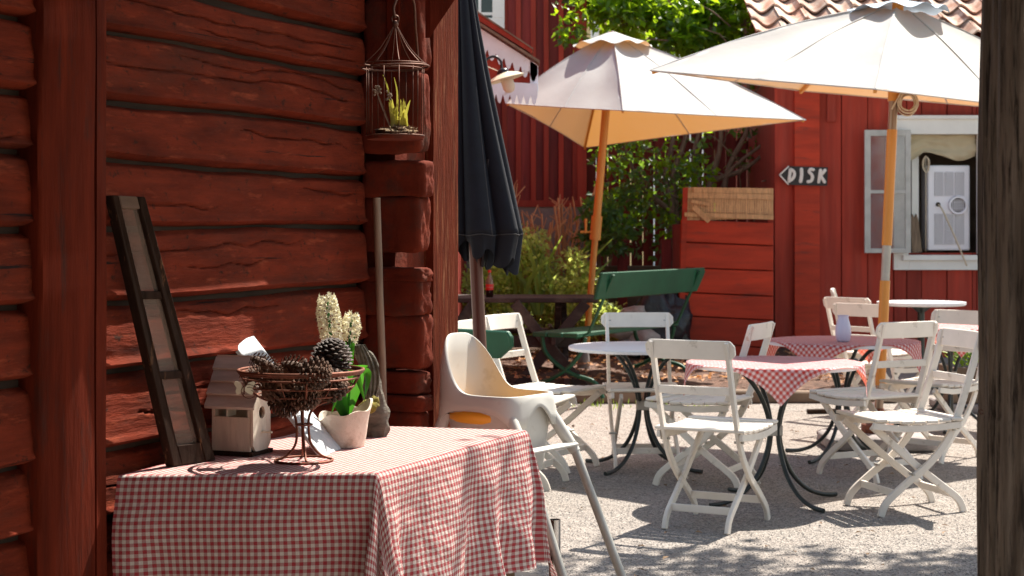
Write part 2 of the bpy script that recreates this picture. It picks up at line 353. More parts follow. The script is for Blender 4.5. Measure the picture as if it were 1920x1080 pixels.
# fallen leaves and litter on the soil
mb = MB()
for i in range(900):
    x = rnd(-.3, 3.0); y = rnd(13.5, 17); mb.leaf((x, y, .14+.035*nz(x,y,0,2.1)+rnd(0,.02)), (rnd(-1,1),rnd(-1,1),rnd(-.1,.3)), (rnd(-.4,.4),rnd(-.4,.4),1), rnd(.04,.08), rnd(.025,.05))
tag(mb.build('fallen_leaves', m_dry), 'dry brown leaves littering the soil under the green bench', 'leaves', kind='stuff')
# edging timbers
mb = MB(); mb.box(-1.2,1.95,13.22,13.36,0,.10); mb.box(1.97,3.0,13.25,13.37,0,.09)
tag(mb.build('edging_timber', m_timber, loc=(.6,13.3,0), bev=.012), 'long weathered timber edging the garden soil behind the gravel', 'edging')

# ------------------------------------------------------------------ log house at left
AN = R(23); W0 = V3((-1.0, 4.36, 0)); u = V3((math.sin(AN), math.cos(AN), 0)); vv = V3((math.cos(AN), -math.sin(AN), 0))
def W(t_, o, z): return W0+u*t_+vv*o+V3((0,0,z))      # along wall, outward, height
house = bpy.data.objects.new('log_house', None); C.objects.link(house)
tag(house, 'dark red log house with hewn logs in deep shade at left', 'house')
house.location = W0; house.rotation_euler = (0, 0, R(90)-AN)
def WL(t_, o, z): return V3((t_, -o, z))                # house local
TC = 1.387
seams = [-.05,.07,.25,.43,.61,.79,.981,1.17,1.3515,1.524,1.683,1.843,2.0,2.17,2.34,2.5]
def seam_z(k, t_):
    return seams[k]+.012*nz(t_*1.2, k*9.1)+.0025*nz(t_*7, k*3.3)+(0.0 if k < 1 else .008*math.sin(k*2.4+t_*1.4))
crk = [(7,.7,-.3,1.0),(10,.8,.2,1.35),(11,.3,.3,1.35),(5,.4,.0,.7),(4,.75,.4,1.3),(12,.7,-.2,.9),(2,.5,-.2,.6),(3,.6,-.3,.4),(9,.2,-1.2,-.3),(8,.6,-1.3,-.4),(7,.4,-1.2,-.4),(4,.5,-.2,.5),(5,.62,.1,1.2),(6,.8,.0,.9),(8,.35,-.1,.5),(9,.6,.5,1.3),(10,.55,-.2,1.35),(11,.62,-.2,1.3),(12,.5,.1,1.3),(7,.42,.2,.8),(8,.7,.8,1.35),(6,.45,.9,1.3)]
lmb = MB(); cmb = MB()
NT = 400; T0, T1 = -1.6, 1.40
for k in range(len(seams)-1):
    base = len(lmb.v); NV = 40
    for i in range(NT+1):
        t_ = T0+(T1-T0)*i/NT
        z0 = seam_z(k, t_)+.004; z1 = seam_z(k+1, t_)-(.007+.010*nz(t_*2.3, k*5.5))
        endk = 1-max(0, (t_-(T1-.10))/.10)**2            # rounding towards the corner
        for j in range(NV+1):
            q = j/NV; z = z0+(z1-z0)*q
            prof = (min(1, q/.10))**.45 * (1-.28*max(0, (q-.35)/.65)**2)
            if q > .93: prof *= max(0, 1-(q-.93)/.07*.55)
            o = -.05+.055*prof+.010*nz(t_*1.1, z*2, k)+.0035*nz(t_*2.5, z*22, k)+.0012*nz(t_*22, z*30, k)
            o += .010*math.exp(-((q-.10)/.07)**2)
            for ck, cq, ta, tb in crk:
                if ck == k and ta < t_ < tb:
                    cc = cq+.16*nz(t_*2.6, ck*7.7+cq)+.07*nz(t_*9, ck)
                    dz = abs(q-cc)*(z1-z0); wd = .003*(.5+nz(t_*4, ck)+.6)*min(1, (t_-ta)*4, (tb-t_)*4)
                    if wd > 0: o -= .012*min(1,wd/.002)*max(0, 1-dz/(wd+.0015))
            o = -.06+(o+.06)*max(.1, endk)
            lmb.v.append(WL(t_, o, z))
    for i in range(NT):
        for j in range(NV):
            a = base+i*(NV+1)+j; lmb.f.append((a, a+NV+1, a+NV+2, a+1))
logs = lmb.build('log_wall', m_log, parent=house, smooth=60)
def chf(a, b_):
    t_ = T0+(T1-T0)*a; z = -.05+2.6*b_
    return WL(t_, -.036+.008*nz(t_*4, z*9)+.004*nz(t_*20, z*30), z)
cmb.grid(chf, 160, 220); cmb.build('chinking', m_chink, parent=house, smooth=180)
mb = MB(); mb.box(T0, TC+.02, .07, .3, 0, 2.6); mb.build('wall_core', m_dark, parent=house)
# corner: ends of the crossing logs
def rock(mb, c, sx, sy, sz, M=None, n=14, seed=0, pw=3.0, amp=.06):
    base = len(mb.v)
    for j in range(n+1):
        th = math.pi*j/n
        for i in range(2*n):
            ph = math.pi*i/n
            d = V3((math.sin(th)*math.cos(ph), math.sin(th)*math.sin(ph), math.cos(th)))
            k = (abs(d.x)**pw+abs(d.y)**pw+abs(d.z)**pw)**(-1/pw)
            d = d*k*(1+amp*nz(d.x*1.7+seed, d.y*1.7, d.z*1.7)+amp*.5*nz(d.x*5+seed, d.y*5, d.z*5))
            p = V3((d.x*sx, d.y*sy, d.z*sz)); mb.v.append((M @ p if M else p)+V3(c))
    for j in range(n):
        for i in range(2*n): mb.f.append((base+j*2*n+i, base+(j+1)*2*n+i, base+(j+1)*2*n+(i+1)%(2*n), base+j*2*n+(i+1)%(2*n)))
yiv = [(-230,-120),(-112,-8),(-2,130),(138,283),(303,368),(371,470),(502,528),(526,590),(592,690),(698,738),(741,770),(774,850),(856,940),(946,1030)]
mb = MB()
for k, (ya, yb) in enumerate(yiv):
    z1 = 1.35-(ya-430)/575; z0 = 1.35-(yb-430)/575
    wdt = .108+.006*math.sin(k*2.1); rock(mb, WL(TC+.0+.008*math.sin(k*1.7), .085+.006*math.sin(k*3.3), (z0+z1)/2), .045, wdt+.004, (z1-z0)/2*1.05, n=28, seed=k*3.1, pw=12, amp=.075)
mb.build('corner_log_ends', m_log_end, parent=house, smooth=180)
mb = MB(); mb.box(TC+.03, TC+.25, -.065, .06, 0, 2.6); mb.build('corner_backing', m_log_end, parent=house)
# big vertical wall post with a long crack
mb = MB()
pp = [(-.355,-.04),(-.355,.02),(-.345,.03),(-.150,.032),(-.147,.018),(-.143,.018),(-.139,.030),(-.098,.028),(-.090,.018),(-.090,-.04)]
n0 = len(pp); NZ = 60; base = len(mb.v)
for j in range(NZ+1):
    z = 2.6*j/NZ
    for i, (a, o) in enumerate(pp):
        wob = .006*nz(z*1.5, 4) if i in (3,4,5,6) else .002*nz(z*2, i)
        if i in (4,5): o -= .012
        mb.v.append(WL(a+wob, o+.003*nz(z*3, i*2.0), z))
for j in range(NZ):
    for i in range(n0-1): mb.f.append((base+j*n0+i, base+j*n0+i+1, base+(j+1)*n0+i+1, base+(j+1)*n0+i))
mb.build('wall_post', m_redpost, parent=house, smooth=50)
# board at the far corner and the diagonal brace above it
mb = MB(); base = 0
bt0, bt1, bo0, bo1 = TC+.25, TC+.45, .065, .100
N = 70
for j in range(N+1):
    z = 2.6*j/N
    ln = .00*z
    for a, o in ((bt0,bo0),(bt0,bo1),(bt0+.05,bo1+.001),(bt0+.1,bo1),(bt0+.15,bo1+.001),(bt1,bo1),(bt1,bo0)):
        mb.v.append(WL(a+.0015*nz(z*6, a*9), o+.0015*nz(z*9, a*20)-.0*(z-1.0), z))
for j in range(N):
    for i in range(6): mb.f.append((j*7+i, j*7+i+1, (j+1)*7+i+1, (j+1)*7+i))
mb.build('corner_board', m_board, parent=house, smooth=35)
mb = MB()
_hm = Matrix.LocRotScale(W0, Matrix.Rotation(R(90)-AN, 3, 'Z').to_quaternion(), None).inverted(); mb.prism([_hm @ P(x, y, 5.46) for x, y in ((796,74),(804,60),(850,-8),(850,-90),(796,-90))], (0,-.02,0))
mb.beam(WL(TC-.03, .10, 1.75), WL(TC-.03, .10, 2.4), .05, .05)
mb.build('eave_brace', m_redpost, parent=house, bev=.004)
mb = MB()
for k in range(3): mb.box(-3.2, 1.75, -.005-.066*(k+1)+.004, -.005-.066*k, 2.36+.012*k*0, 2.385)
mb.box(-3.2, 1.75, -.222, -.204, 2.34, 2.42)
mb.build('eave', m_redpost, parent=house)

# unseen plank roof, added above the frame to darken the log wall
mb = MB()
for k in range(16): mb.box(-3.4, 1.9, -1.2+.32*k, -1.2+.32*k+.312, 2.62, 2.66)
mb.box(-3.4, -.3, 3.925, 5.05, 2.62, 2.66)  # extra strip added to keep sun off the logs left of the post
for x in (-3.2, -1.4, .2, 1.7): mb.box(x-.06, x+.06, -1.2, 3.9, 2.48, 2.615)
tag(mb.build('shading_roof', m_redpost, loc=(-1.5,1.5,2.6)), 'added unseen red plank roof over the viewpoint shading the log house', 'roof')

mb = MB()
for k in range(22): mb.box(-3.4+.29*k, -3.4+.29*k+.28, -1.45, -1.42, 0, 2.6)  # unseen plank wall added behind the camera to block skylight
tag(mb.build('skylight_block_wall', m_redpost, loc=(-.2,-1.43,0)), 'added unseen red plank wall behind the viewpoint blocking skylight', 'wall')
# rough post at right edge
mb = MB(); n0 = 120; N = 260
for j in range(N+1):
    z = -.02+3.0*j/N; cx = 1.046+.004*z; 
    for i in range(n0):
        a = 2*math.pi*i/n0; q = (abs(math.cos(a))**5+abs(math.sin(a))**5)**(-1/5)
        r = .1*q*(1+.06*nz(math.cos(a)*4, math.sin(a)*4, z*.8)+.09*nz(math.cos(a)*12, math.sin(a)*12, z*1.3)+.05*nz(math.cos(a)*26, math.sin(a)*26, z*3))
        if .55 < z < .98 : r *= 1.02
        mb.v.append((cx+r*math.cos(a), 3.4+r*math.sin(a), z))
for j in range(N):
    for i in range(n0): mb.f.append((j*n0+i, j*n0+(i+1)%n0, (j+1)*n0+(i+1)%n0, (j+1)*n0+i))
rp = thing('timber_post', 'rough weathered brown timber post standing at the right edge', 'post', (1.02,3.4,0))
mb.build('shaft', m_postwood, parent=rp, smooth=180)
mb = MB(); c0 = P(1838,771,3.34); mb.tube([c0+V3((.006,0,0)), c0+V3((0,-.004,.004)), c0+V3((-.004,-.004,0)), c0+V3((0,-.004,-.005)), c0+V3((.006,0,-.004))], .0012, 6); mb.build('nail_hook', m_wire, parent=rp)

# ------------------------------------------------------------------ table with gingham cloth
TZ = .73
NL = V3((-.988,4.29,TZ)); NR = V3((-.345,4.33,TZ)); FR = V3((.041,5.25,TZ)); FL = V3((-.58,5.40,TZ))
Wt, Lt = .65, .98
def tabpt(a, b_):
    x, y = a/Wt, b_/Lt
    return NL*(1-x)*(1-y)+NR*x*(1-y)+FR*x*y+FL*(1-x)*y
def cloth(a, b_):
    ca, cb = min(max(a, 0), Wt), min(max(b_, 0), Lt); ea, eb = a-ca, b_-cb; h = math.hypot(ea, eb)
    p = tabpt(ca, cb)
    if h < 1e-6: return p+V3((0,0,.0022+.0012*nz(a*9, b_*9)+.002*max(0,nz(a*3,b_*2,8))))
    ex = (FR-NR).normalized(); ax = (NR-NL).normalized()
    dirv = (ax*ea+ex*eb)/h
    corner = abs(ea) > 1e-6 and abs(eb) > 1e-6
    s_ = b_*1.0 if abs(ea) > abs(eb) else a
    rip = (.022*h/.3)*math.sin(s_*21+1.2*math.sin(s_*9)+h*2)+.020*h*nz(s_*14, h*4)*2 + .006*nz(a*11,b_*11)
    if eb < 0 and abs(ea) < 1e-6: rip = rip*.55+.012*math.sin(h*14+a*3)*min(1,h*6)
    if corner:
        an = math.atan2(abs(eb), abs(ea)); rip += .02*math.sin(an*6)*h/.3
    fl = .010*(1-math.exp(-h*60))+.12*h*(1.2 if corner else .5)+rip*min(1, h*8)
    rr = .012
    zz = -(h-rr*.5*(1-math.exp(-h/rr)))*.985
    return p+dirv*fl+V3((0,0,zz+.002))
mb = MB(); A0, A1, B0, B1 = 0, Wt+.42, -.285, Lt+.30
mb.grid(lambda i, j: cloth(A0+(A1-A0)*i, B0+(B1-B0)*j-(.0)), 210, 260, uv=lambda i, j: (A0+(A1-A0)*i, B0+(B1-B0)*j))
tc_ = mb.build('tablecloth', m_ging, loc=(-.5,4.8,TZ), smooth=180); tag(tc_, 'small check red and white gingham cloth over the table by the log wall', 'tablecloth')
tb = thing('serving_table', 'plain wooden table hidden under the gingham cloth by the log wall', 'table', (-.45,4.85,0))
mb = MB(); q = [NL,NR,FR,FL]; cen = sum(q, V3())/4; q = [cen+(p-cen)*.985 for p in q]
mb.hexa([p+V3((0,0,-.025)) for p in q]+[p-V3((0,0,.002)) for p in q]); mb.build('tabletop', m_stick, parent=tb)
for p in q:
    mb = MB(); c0 = cen+(p-cen)*.9; mb.box(c0.x-.025,c0.x+.025,c0.y-.025,c0.y+.025,0,TZ-.028); mb.build('leg', m_stick, parent=tb)

# ------------------------------------------------------------------ window sash leaning
TL, TR_, BR, BL = P(211,366,4.275), P(273,369,4.31), P(405,858,4.56), P(326,882,4.42)
BL.z = TZ+.006; BR.z = TZ+.004
def sq(x, y, wv=0):
    p = (TL*(1-x)+TR_*x)*(1-y)+(BL*(1-x)+BR*x)*y; return p+sn*wv
sn = (BR-BL).cross(TL-BL).normalized()
if sn.y > 0: sn = -sn
sash = thing('old_sash', 'old dark wooden window sash with three dusty panes leaning on log wall', 'window sash', (BL+BR)/2)
def qb(mb, x0,x1,y0,y1,w0,w1):
    mb.hexa([sq(x0,y0,w0),sq(x1,y0,w0),sq(x1,y1,w0),sq(x0,y1,w0),sq(x0,y0,w1),sq(x1,y0,w1),sq(x1,y1,w1),sq(x0,y1,w1)])
mb = MB(); qb(mb,0,.2,0,1,-.03,0); qb(mb,.76,1,0,1,-.03,0); qb(mb,.2,.76,.925,1,-.029,-.001); mb.build('frame', m_oldwood, parent=sash, bev=.002)
mb = MB(); qb(mb,.2,.76,0,.045,-.029,-.001); mb.build('top_rail', m_oldtop, parent=sash, bev=.002)
for y0, y1 in ((.345,.375),(.645,.675)):
    mb = MB(); qb(mb,.2,.76,y0,y1,-.024,-.004); mb.build('glazing_bar', m_oldwood, parent=sash, bev=.002)
m_pane = m_sashpane
for y0, y1 in ((.045,.345),(.375,.645),(.675,.925)):
    mb = MB(); qb(mb,.2,.76,y0,y1,-.016,-.013); mb.build('pane', m_pane, parent=sash)

# ------------------------------------------------------------------ birdhouse
bh0 = G(469,858,TZ); bh = thing('birdhouse', 'pale unpainted wooden birdhouse with open side slot on the table', 'birdhouse', bh0)
yaw = R(-20); fx = V3((math.cos(yaw), math.sin(yaw), 0)); fy = V3((-math.sin(yaw), math.cos(yaw), 0)) # fx: entrance normal, fy: away
def B_(a, b_, z): return bh0+fx*a+fy*b_+V3((0,0,z+.003))
def bb(mb, a0,a1,b0,b1,z0,z1): mb.hexa([B_(a0,b0,z0),B_(a1,b0,z0),B_(a1,b1,z0),B_(a0,b1,z0),B_(a0,b0,z1),B_(a1,b0,z1),B_(a1,b1,z1),B_(a0,b1,z1)])
L_, D_ = .118, .10
mb = MB(); bb(mb,-L_-.006,.012,-.01,D_+.01,0,.011); mb.build('base', m_oldwood, parent=bh, bev=.001)
mb = MB()
for k in range(2): bb(mb,-L_+k*(L_/2),-L_+(k+1)*(L_/2)-.0008,0,.008,.012,.105)
bb(mb,-L_,0,D_-.008,D_,.012,.138); mb.build('side_wall', m_pine, parent=bh)
for q_ in ((-L_,-L_+.008,0,D_,.1055,.138),(-.008,0,0,.008,.1055,.138),(-L_*.62,-L_*.6,.0,.05,.1055,.138),(-L_+.001,-L_+.007,.009,D_-.009,.012,.1045)):
    mb = MB(); bb(mb,*q_); mb.build('divider', m_pine, parent=bh)
mb = MB()                                # front with round hole
hc = (D_*.5, .115); outer = [(.0,.012),(D_,.012),(D_,.138),(D_*.5,.245),(0,.138)]
def front(a):
    M_ = 30; ins = []; outs = []
    def hit(ang):
        best = None
        for i in range(5):
            x1,y1 = outer[i]; x2,y2 = outer[(i+1)%5]; dx,dy = math.cos(ang), math.sin(ang); ex_,ey_ = x2-x1,y2-y1
            den = dx*ey_-dy*ex_
            if abs(den) < 1e-9: continue
            tt = ((x1-hc[0])*ey_-(y1-hc[1])*ex_)/den; ss = ((x1-hc[0])*dy-(y1-hc[1])*dx)/den
            if tt > 0 and -1e-6 <= ss <= 1+1e-6 and (best is None or tt < best): best = tt
        return best
    for i in range(M_):
        an = 2*math.pi*i/M_; tt = hit(an)
        ins.append((hc[0]+.017*math.cos(an), hc[1]+.017*math.sin(an))); outs.append((hc[0]+tt*math.cos(an), hc[1]+tt*math.sin(an)))
    return ins, outs
ins, outs = front(0); M_ = len(ins)
mb.add([B_(a,p[0],p[1]) for a in (.001,.009) for p in ins+outs],
   [(2*M_+i, 2*M_+(i+1)%M_, 3*M_+(i+1)%M_, 3*M_+i) for i in range(M_)]+[(i, M_+i, M_+(i+1)%M_, (i+1)%M_) for i in range(M_)]+[(i,(i+1)%M_,2*M_+(i+1)%M_,2*M_+i) for i in range(M_)]+[(M_+i,3*M_+i,3*M_+(i+1)%M_,M_+(i+1)%M_) for i in range(M_)])
mb.build('front_panel', m_pine, parent=bh)
mb = MB(); mb.tube([B_(.01,D_*.5,.062), B_(.04,D_*.5,.062)], .003, 8); mb.build('perch', m_pine, parent=bh)
mb = MB()
for k in range(4):                        # shingled slope facing the camera
    f0, f1 = k/4, (k+1)/4
    def sl_(q): return (-.018+(D_*.5+.018)*q, .128+(.262-.128)*q)
    a0, z0 = sl_(f0); a1, z1 = sl_(f1); e_ = .003*(k%2)
    mb.hexa([B_(-L_-.012-e_,a0,z0),B_(.022+e_,a0,z0),B_(.022+e_,a1,z1-.0),B_(-L_-.012-e_,a1,z1-.0),B_(-L_-.012-e_,a0-.004,z0+.007),B_(.022+e_,a0-.004,z0+.007),B_(.022+e_,a1-.001,z1+.003),B_(-L_-.012-e_,a1-.001,z1+.003)])
mb.hexa([B_(-L_-.012,D_+.018,.128),B_(-L_-.012,D_*.5,.262),B_(.022,D_*.5,.262),B_(.022,D_+.018,.128),B_(-L_-.012,D_+.022,.134),B_(-L_-.012,D_*.5,.27),B_(.022,D_*.5,.27),B_(.022,D_+.022,.134)])
mb.build('roof', m_shingle, parent=bh)

# ------------------------------------------------------------------ pale plank leaning
pa, pb = G(606,858,TZ), G(640,843,TZ); pa.z += .003; pb.z += .003
ta, tb2 = P(436,642,4.86), P(476,629,4.93)
sp_ = thing('leaning_plank', 'pale blue white painted plank leaning against the log wall behind the basket', 'plank', (pa+pb)/2)
nn = (pb-pa).cross(ta-pa).normalized(); nn = -nn if nn.y < 0 else nn
mb = MB(); mb.hexa([pa,pb,pb+nn*.012,pa+nn*.012,ta,tb2,tb2+nn*.012,ta+nn*.012]); mb.build('board', m_blueplank, parent=sp_, bev=.0015)

# ------------------------------------------------------------------ wire basket
bc = G(570,866,TZ); bk = thing('wire_basket', 'rusty footed wire basket filled with pine cones on the table', 'basket', bc)
def ring(mb, r, z, rad, n=48, c=bc, tilt=0): mb.tube([c+V3((r*math.cos(2*math.pi*i/n), r*math.sin(2*math.pi*i/n), z+tilt*math.cos(2*math.pi*i/n))) for i in range(n)], rad, 6, closed=True)
bx = V3((-.008,0,0)); rimz = .245
mb = MB(); ring(mb, .166, rimz, .0045, c=bc+bx); ring(mb, .163, rimz-.006, .003, c=bc+bx); mb.build('rim', m_rust, parent=bk, smooth=180)
mb = MB(); ring(mb, .076, .005, .0035); mb.build('foot_ring', m_rust, parent=bk, smooth=180)
for k, an in enumerate((-1.35,.2,1.75,3.35)):
    c_, s_ = math.cos(an), math.sin(an)
    path = [(.074,.006),(.045,.018),(.022,.045),(.016,.08),(.020,.125),(.045,.152),(.095,.168),(.130,.190),(.150,.22),(.164,.245)]
    mb = MB(); mb.tube(spl([bc+bx*min(1, z*5)+V3((r*c_, r*s_, z)) for r, z in path], 5), .0036, 6); mb.build('rib', m_rust, parent=bk, smooth=180)
mb = MB()
for r, z in ((.155,.226),(.142,.203),(.118,.18)): ring(mb, r, z, .0024, c=bc+bx)
ring(mb, .022, .10, .0024)
for i in range(14):
    an = 2*math.pi*i/14; mb.tube([bc+bx+V3((r*math.cos(an), r*math.sin(an), z)) for r, z in ((.118,.18),(.142,.203),(.155,.226))], .0012, 5)
mb.build('bowl_wires', m_rust, parent=bk, smooth=180)

def cone_mesh(name, L, Rm, n, mat, loc, M, openk=.55):
    mb = MB(); loc = V3(loc)
    prof = lambda q: Rm*(math.sin(math.pi*min(1, .08+q*.92))**.6)*(1-.25*q)
    mb.lathe([(prof(i/10)*.5, (i/10-.5)*L) for i in range(11)], 10, M=M, c=loc)
    for i in range(n):
        q = (i+.5)/n; a = i*2.39996; r = prof(q); z = (q-.5)*L
        d = V3((math.cos(a), math.sin(a), 0)); s_ = V3((-math.sin(a), math.cos(a), 0)); ud = V3((0,0,1))
        out = (d*(1-.75*q*0)+ud*(openk*(.3+q))).normalized(); w_ = Rm*rnd(.26,.36); b0 = d*r*.40+ud*z; tl = r*.68+.004
        tip = b0+out*tl; n_ = out.cross(s_).normalized()
        if n_.z < 0: n_ = -n_
        th = Rm*.07
        vs = [b0+s_*w_*.25, b0-s_*w_*.25, tip-out*w_*.35+s_*w_*.55, tip-out*w_*.35-s_*w_*.55, tip+s_*w_*.22-n_*th*.3, tip-s_*w_*.22-n_*th*.3, tip-out*w_*.3+n_*th, tip-out*w_*.35-n_*th]
        vs = [(M @ v_)+loc for v_ in vs]
        mb.add(vs, [(0,1,6),(0,6,2),(1,3,6),(2,6,4),(6,5,4),(6,3,5),(0,2,7),(0,7,1),(1,7,3),(2,4,7),(4,5,7),(5,3,7)])
    return mb.build(name, mat, loc=loc)
def eul(a, b_, c_): return (Matrix.Rotation(R(c_), 3, 'Z') @ Matrix.Rotation(R(b_), 3, 'Y') @ Matrix.Rotation(R(a), 3, 'X'))
GC = 'pine cones piled in the wire basket'
cones = [
 (P(622,672,4.56), .105,.058,130, eul(8,10,0), m_conedark, 'big dark open pine cone standing topmost in the basket under the hyacinth'),
 (P(500,684,4.44), .09,.026,80, eul(10,115,10), m_cone, 'slim shiny brown pine cone poking over the left rim of the basket'),
 (P(556,688,4.52), .085,.032,90, eul(0,100,20), m_cone, 'narrow brown pine cone lying across the basket middle'),
 (P(590,700,4.42), .09,.045,100, eul(0,80,-20), m_cone, 'brown pine cone lying behind the centre rib of the basket'),
 (P(520,722,4.47), .09,.046,110, eul(0,70,40), m_cone, 'brown pine cone at the left side of the basket bowl'),
 (P(572,738,4.47), .085,.048,110, eul(20,95,0), m_cone, 'broad brown pine cone at the bottom of the basket bowl'),
 (P(622,722,4.50), .085,.047,110, eul(0,60,-40), m_cone, 'brown pine cone at the right side of the basket bowl'),
 (P(535,752,4.50), .085,.046,120, eul(0,110,0), m_cone, 'open pine cone bulging out under the left of the basket bowl'),
 (P(560,712,4.58), .09,.046,100, eul(30,70,80), m_cone, 'brown pine cone sitting at the back of the basket bowl'),
 (P(607,705,4.60), .08,.045,100, eul(60,20,80), m_cone, 'brown pine cone directly beneath the big dark one'),
 (P(480,706,4.52), .075,.03,80, eul(0,50,0), m_cone, 'small curled pine cone tucked at the far left under the rim'),
]
for p, L, Rm, n, M_, mt, lb in cones: tag(cone_mesh('pine_cone', L, Rm, n, mt, p, M_), lb, 'pine cone', GC)

# butterfly ornament on curled wire
bf = P(458,728,4.40); bfo = thing('butterfly_ornament', 'small pale butterfly on curled wire hanging from the basket rim', 'ornament', bf)
mb = MB()
for s_ in (-1, 1):
    pts = [(0,-.002),(.010*s_,.014),(.024*s_,.018),(.028*s_,.012),(.020*s_,.0),(.024*s_,-.008),(.019*s_,-.018),(.010*s_,-.014),(0,-.006)]
    mb.prism([bf+V3((x, .004*abs(x)/.02, z)) for x, z in pts], (0,.0015,0))
mb.build('wings', m_enamel, parent=bfo)
mb = MB(); mb.tube([bf+V3((0,-.001,-.016)), bf+V3((0,-.001,.014))], .002, 6)
hk = bc+bx+V3((-.150,-.06,rimz)); mb.tube(spl([hk, hk+V3((-.004,0,-.02)), bf+V3((.012,0,.024)), bf+V3((-.006,-.002,.03)), bf+V3((0,-.002,.012))], 6), .0009, 5)
for k in range(3):
    mb.tube([bf+V3((.012+.020*math.cos(a*.5)*(1-.12*k), .002*k, -.008+.018*math.sin(a*.5)*(1-.2*k)-.004*k)) for a in range(13)], .0008, 5)
mb.build('wire', m_wire, parent=bfo)

# ------------------------------------------------------------------ pot with hyacinth
pc = G(648,838,TZ); pc.z += .003
pot = thing('flower_pot', 'white ceramic pot with torn wavy rim at the table edge', 'pot', pc)
mb = MB(); N = 48; rows = 12; base = 0
def potp(i, j, inner=False):
    a = 2*math.pi*i/N; h = .098+.030*math.cos(a-.35)**3*(1 if math.cos(a-.35) > 0 else .6)+.006*math.sin(a*5)
    q = j/rows; r = .053+.018*q+.003*nz(math.cos(a)*2, math.sin(a)*2, q*2)+.006*q*q*math.cos(2*a)
    if inner: r -= .007
    return pc+V3((r*math.cos(a), r*math.sin(a), q*h+(.006 if inner and j == 0 else 0)))
for inner in (False, True):
    for j in range(rows+1):
        for i in range(N): mb.v.append(potp(i, j, inner))
for j in range(rows):
    for i in range(N):
        mb.f.append((j*N+i, j*N+(i+1)%N, (j+1)*N+(i+1)%N, (j+1)*N+i)); o_ = (rows+1)*N
        mb.f.append((o_+j*N+i, o_+(j+1)*N+i, o_+(j+1)*N+(i+1)%N, o_+j*N+(i+1)%N))
o_ = (rows+1)*N
for i in range(N): mb.f.append((rows*N+i, rows*N+(i+1)%N, o_+rows*N+(i+1)%N, o_+rows*N+i))
mb.f.append(tuple(reversed(range(N)))); mb.build('pot_wall', m_pot, parent=pot, smooth=60)
mb = MB(); rock(mb, pc+V3((0,0,.055)), .044,.044,.03, n=10, amp=.1); mb.build('soil', m_soil, parent=pot, smooth=180)
hy = thing('hyacinth', 'cream hyacinth with two flower heads and green leaves in the torn pot', 'plant', pc+V3((0,0,.085)))
def head(name, top, bot, r, n):
    mb = MB(); ax = (top-bot); ln = ax.length; ax.normalize(); e1 = ax.orthogonal().normalized(); e2 = ax.cross(e1)
    for i in range(n):
        q = (i+.5)/n; a = i*2.39996; rr = r*(.55+.55*math.sin(math.pi*(.15+.75*q))); d = e1*math.cos(a)+e2*math.sin(a)
        p = bot+ax*ln*q+d*rr*.72; o = (d+ax*(.5*q)+V3((rnd(-.3,.3),rnd(-.3,.3),rnd(-.3,.3)))).normalized()
        f1 = o.orthogonal().normalized(); f2 = o.cross(f1); s_ = rnd(.8,1.15)
        mb.tube([p-d*rr*.4, p], .0022, 5)
        for k in range(6):
            b_ = k*math.pi/3+i; dd = (f1*math.cos(b_)+f2*math.sin(b_)); mb.leaf(p, (dd*1.0+o*.55), o, .0125*s_, .0048*s_, .3)
    return mb.build(name, m_petal, parent=hy)
h1t, h1b = P(612,553,4.82), P(622,640,4.82); h2t, h2b = P(660,588,4.86), P(655,640,4.86)
head('flower_head', h1t, h1b, .037, 85); head('flower_head', h2t, h2b, .030, 46)
mb = MB(); mb.tube(spl([h1b+(h1t-h1b)*.85, h1b, P(640,700,4.84), pc+V3((0,0,.08))], 5), .0045, 8); mb.tube(spl([h2b+(h2t-h2b)*.8, h2b, P(655,700,4.86), pc+V3((.005,0,.08))], 5), .004, 8)
mb.build('stems', m_hyleaf, parent=hy, smooth=180)
mb = MB()
def blade(mb, pts, w_, nrm=(0,-1,0), n=5):
    pts = spl(pts, n); m_ = len(pts); base = len(mb.v); nrm = V3(nrm)
    for i, p in enumerate(pts):
        t_ = (pts[min(i+1,m_-1)]-pts[max(i-1,0)]).normalized(); s_ = t_.cross(nrm).normalized(); q = i/(m_-1); ww = w_*(1-q**2.5)*(.7+.6*math.sin(q*2.6))*.5+.0005
        mb.v += [p-s_*ww, p+nrm*-ww*.35, p+s_*ww]
    for i in range(m_-1):
        k = base+3*i; mb.f += [(k,k+1,k+4,k+3),(k+1,k+2,k+5,k+4)]
pr = pc+V3((0,0,.08))
for pts, w_ in (([pr, P(650,720,4.82), P(657,668,4.84), P(667,622,4.86)], .022), ([pr, P(640,735,4.8), P(632,705,4.78), P(645,655,4.8)], .024),
                ([pr, P(672,715,4.84), P(668,700,4.82), P(684,752,4.78)], .026), ([pr, P(668,708,4.9), P(690,700,4.9), P(684,745,4.86)], .024),
                ([pr, P(628,740,4.78), P(640,712,4.76), P(622,775,4.74)], .026), ([pr, P(655,702,4.86), P(672,690,4.84), P(690,686,4.8)], .018),
                ([pr, P(648,710,4.9), P(652,680,4.92), P(648,640,4.92)], .02)):
    blade(mb, pts, w_)
mb.build('leaves', m_hyleaf, parent=hy, smooth=180)

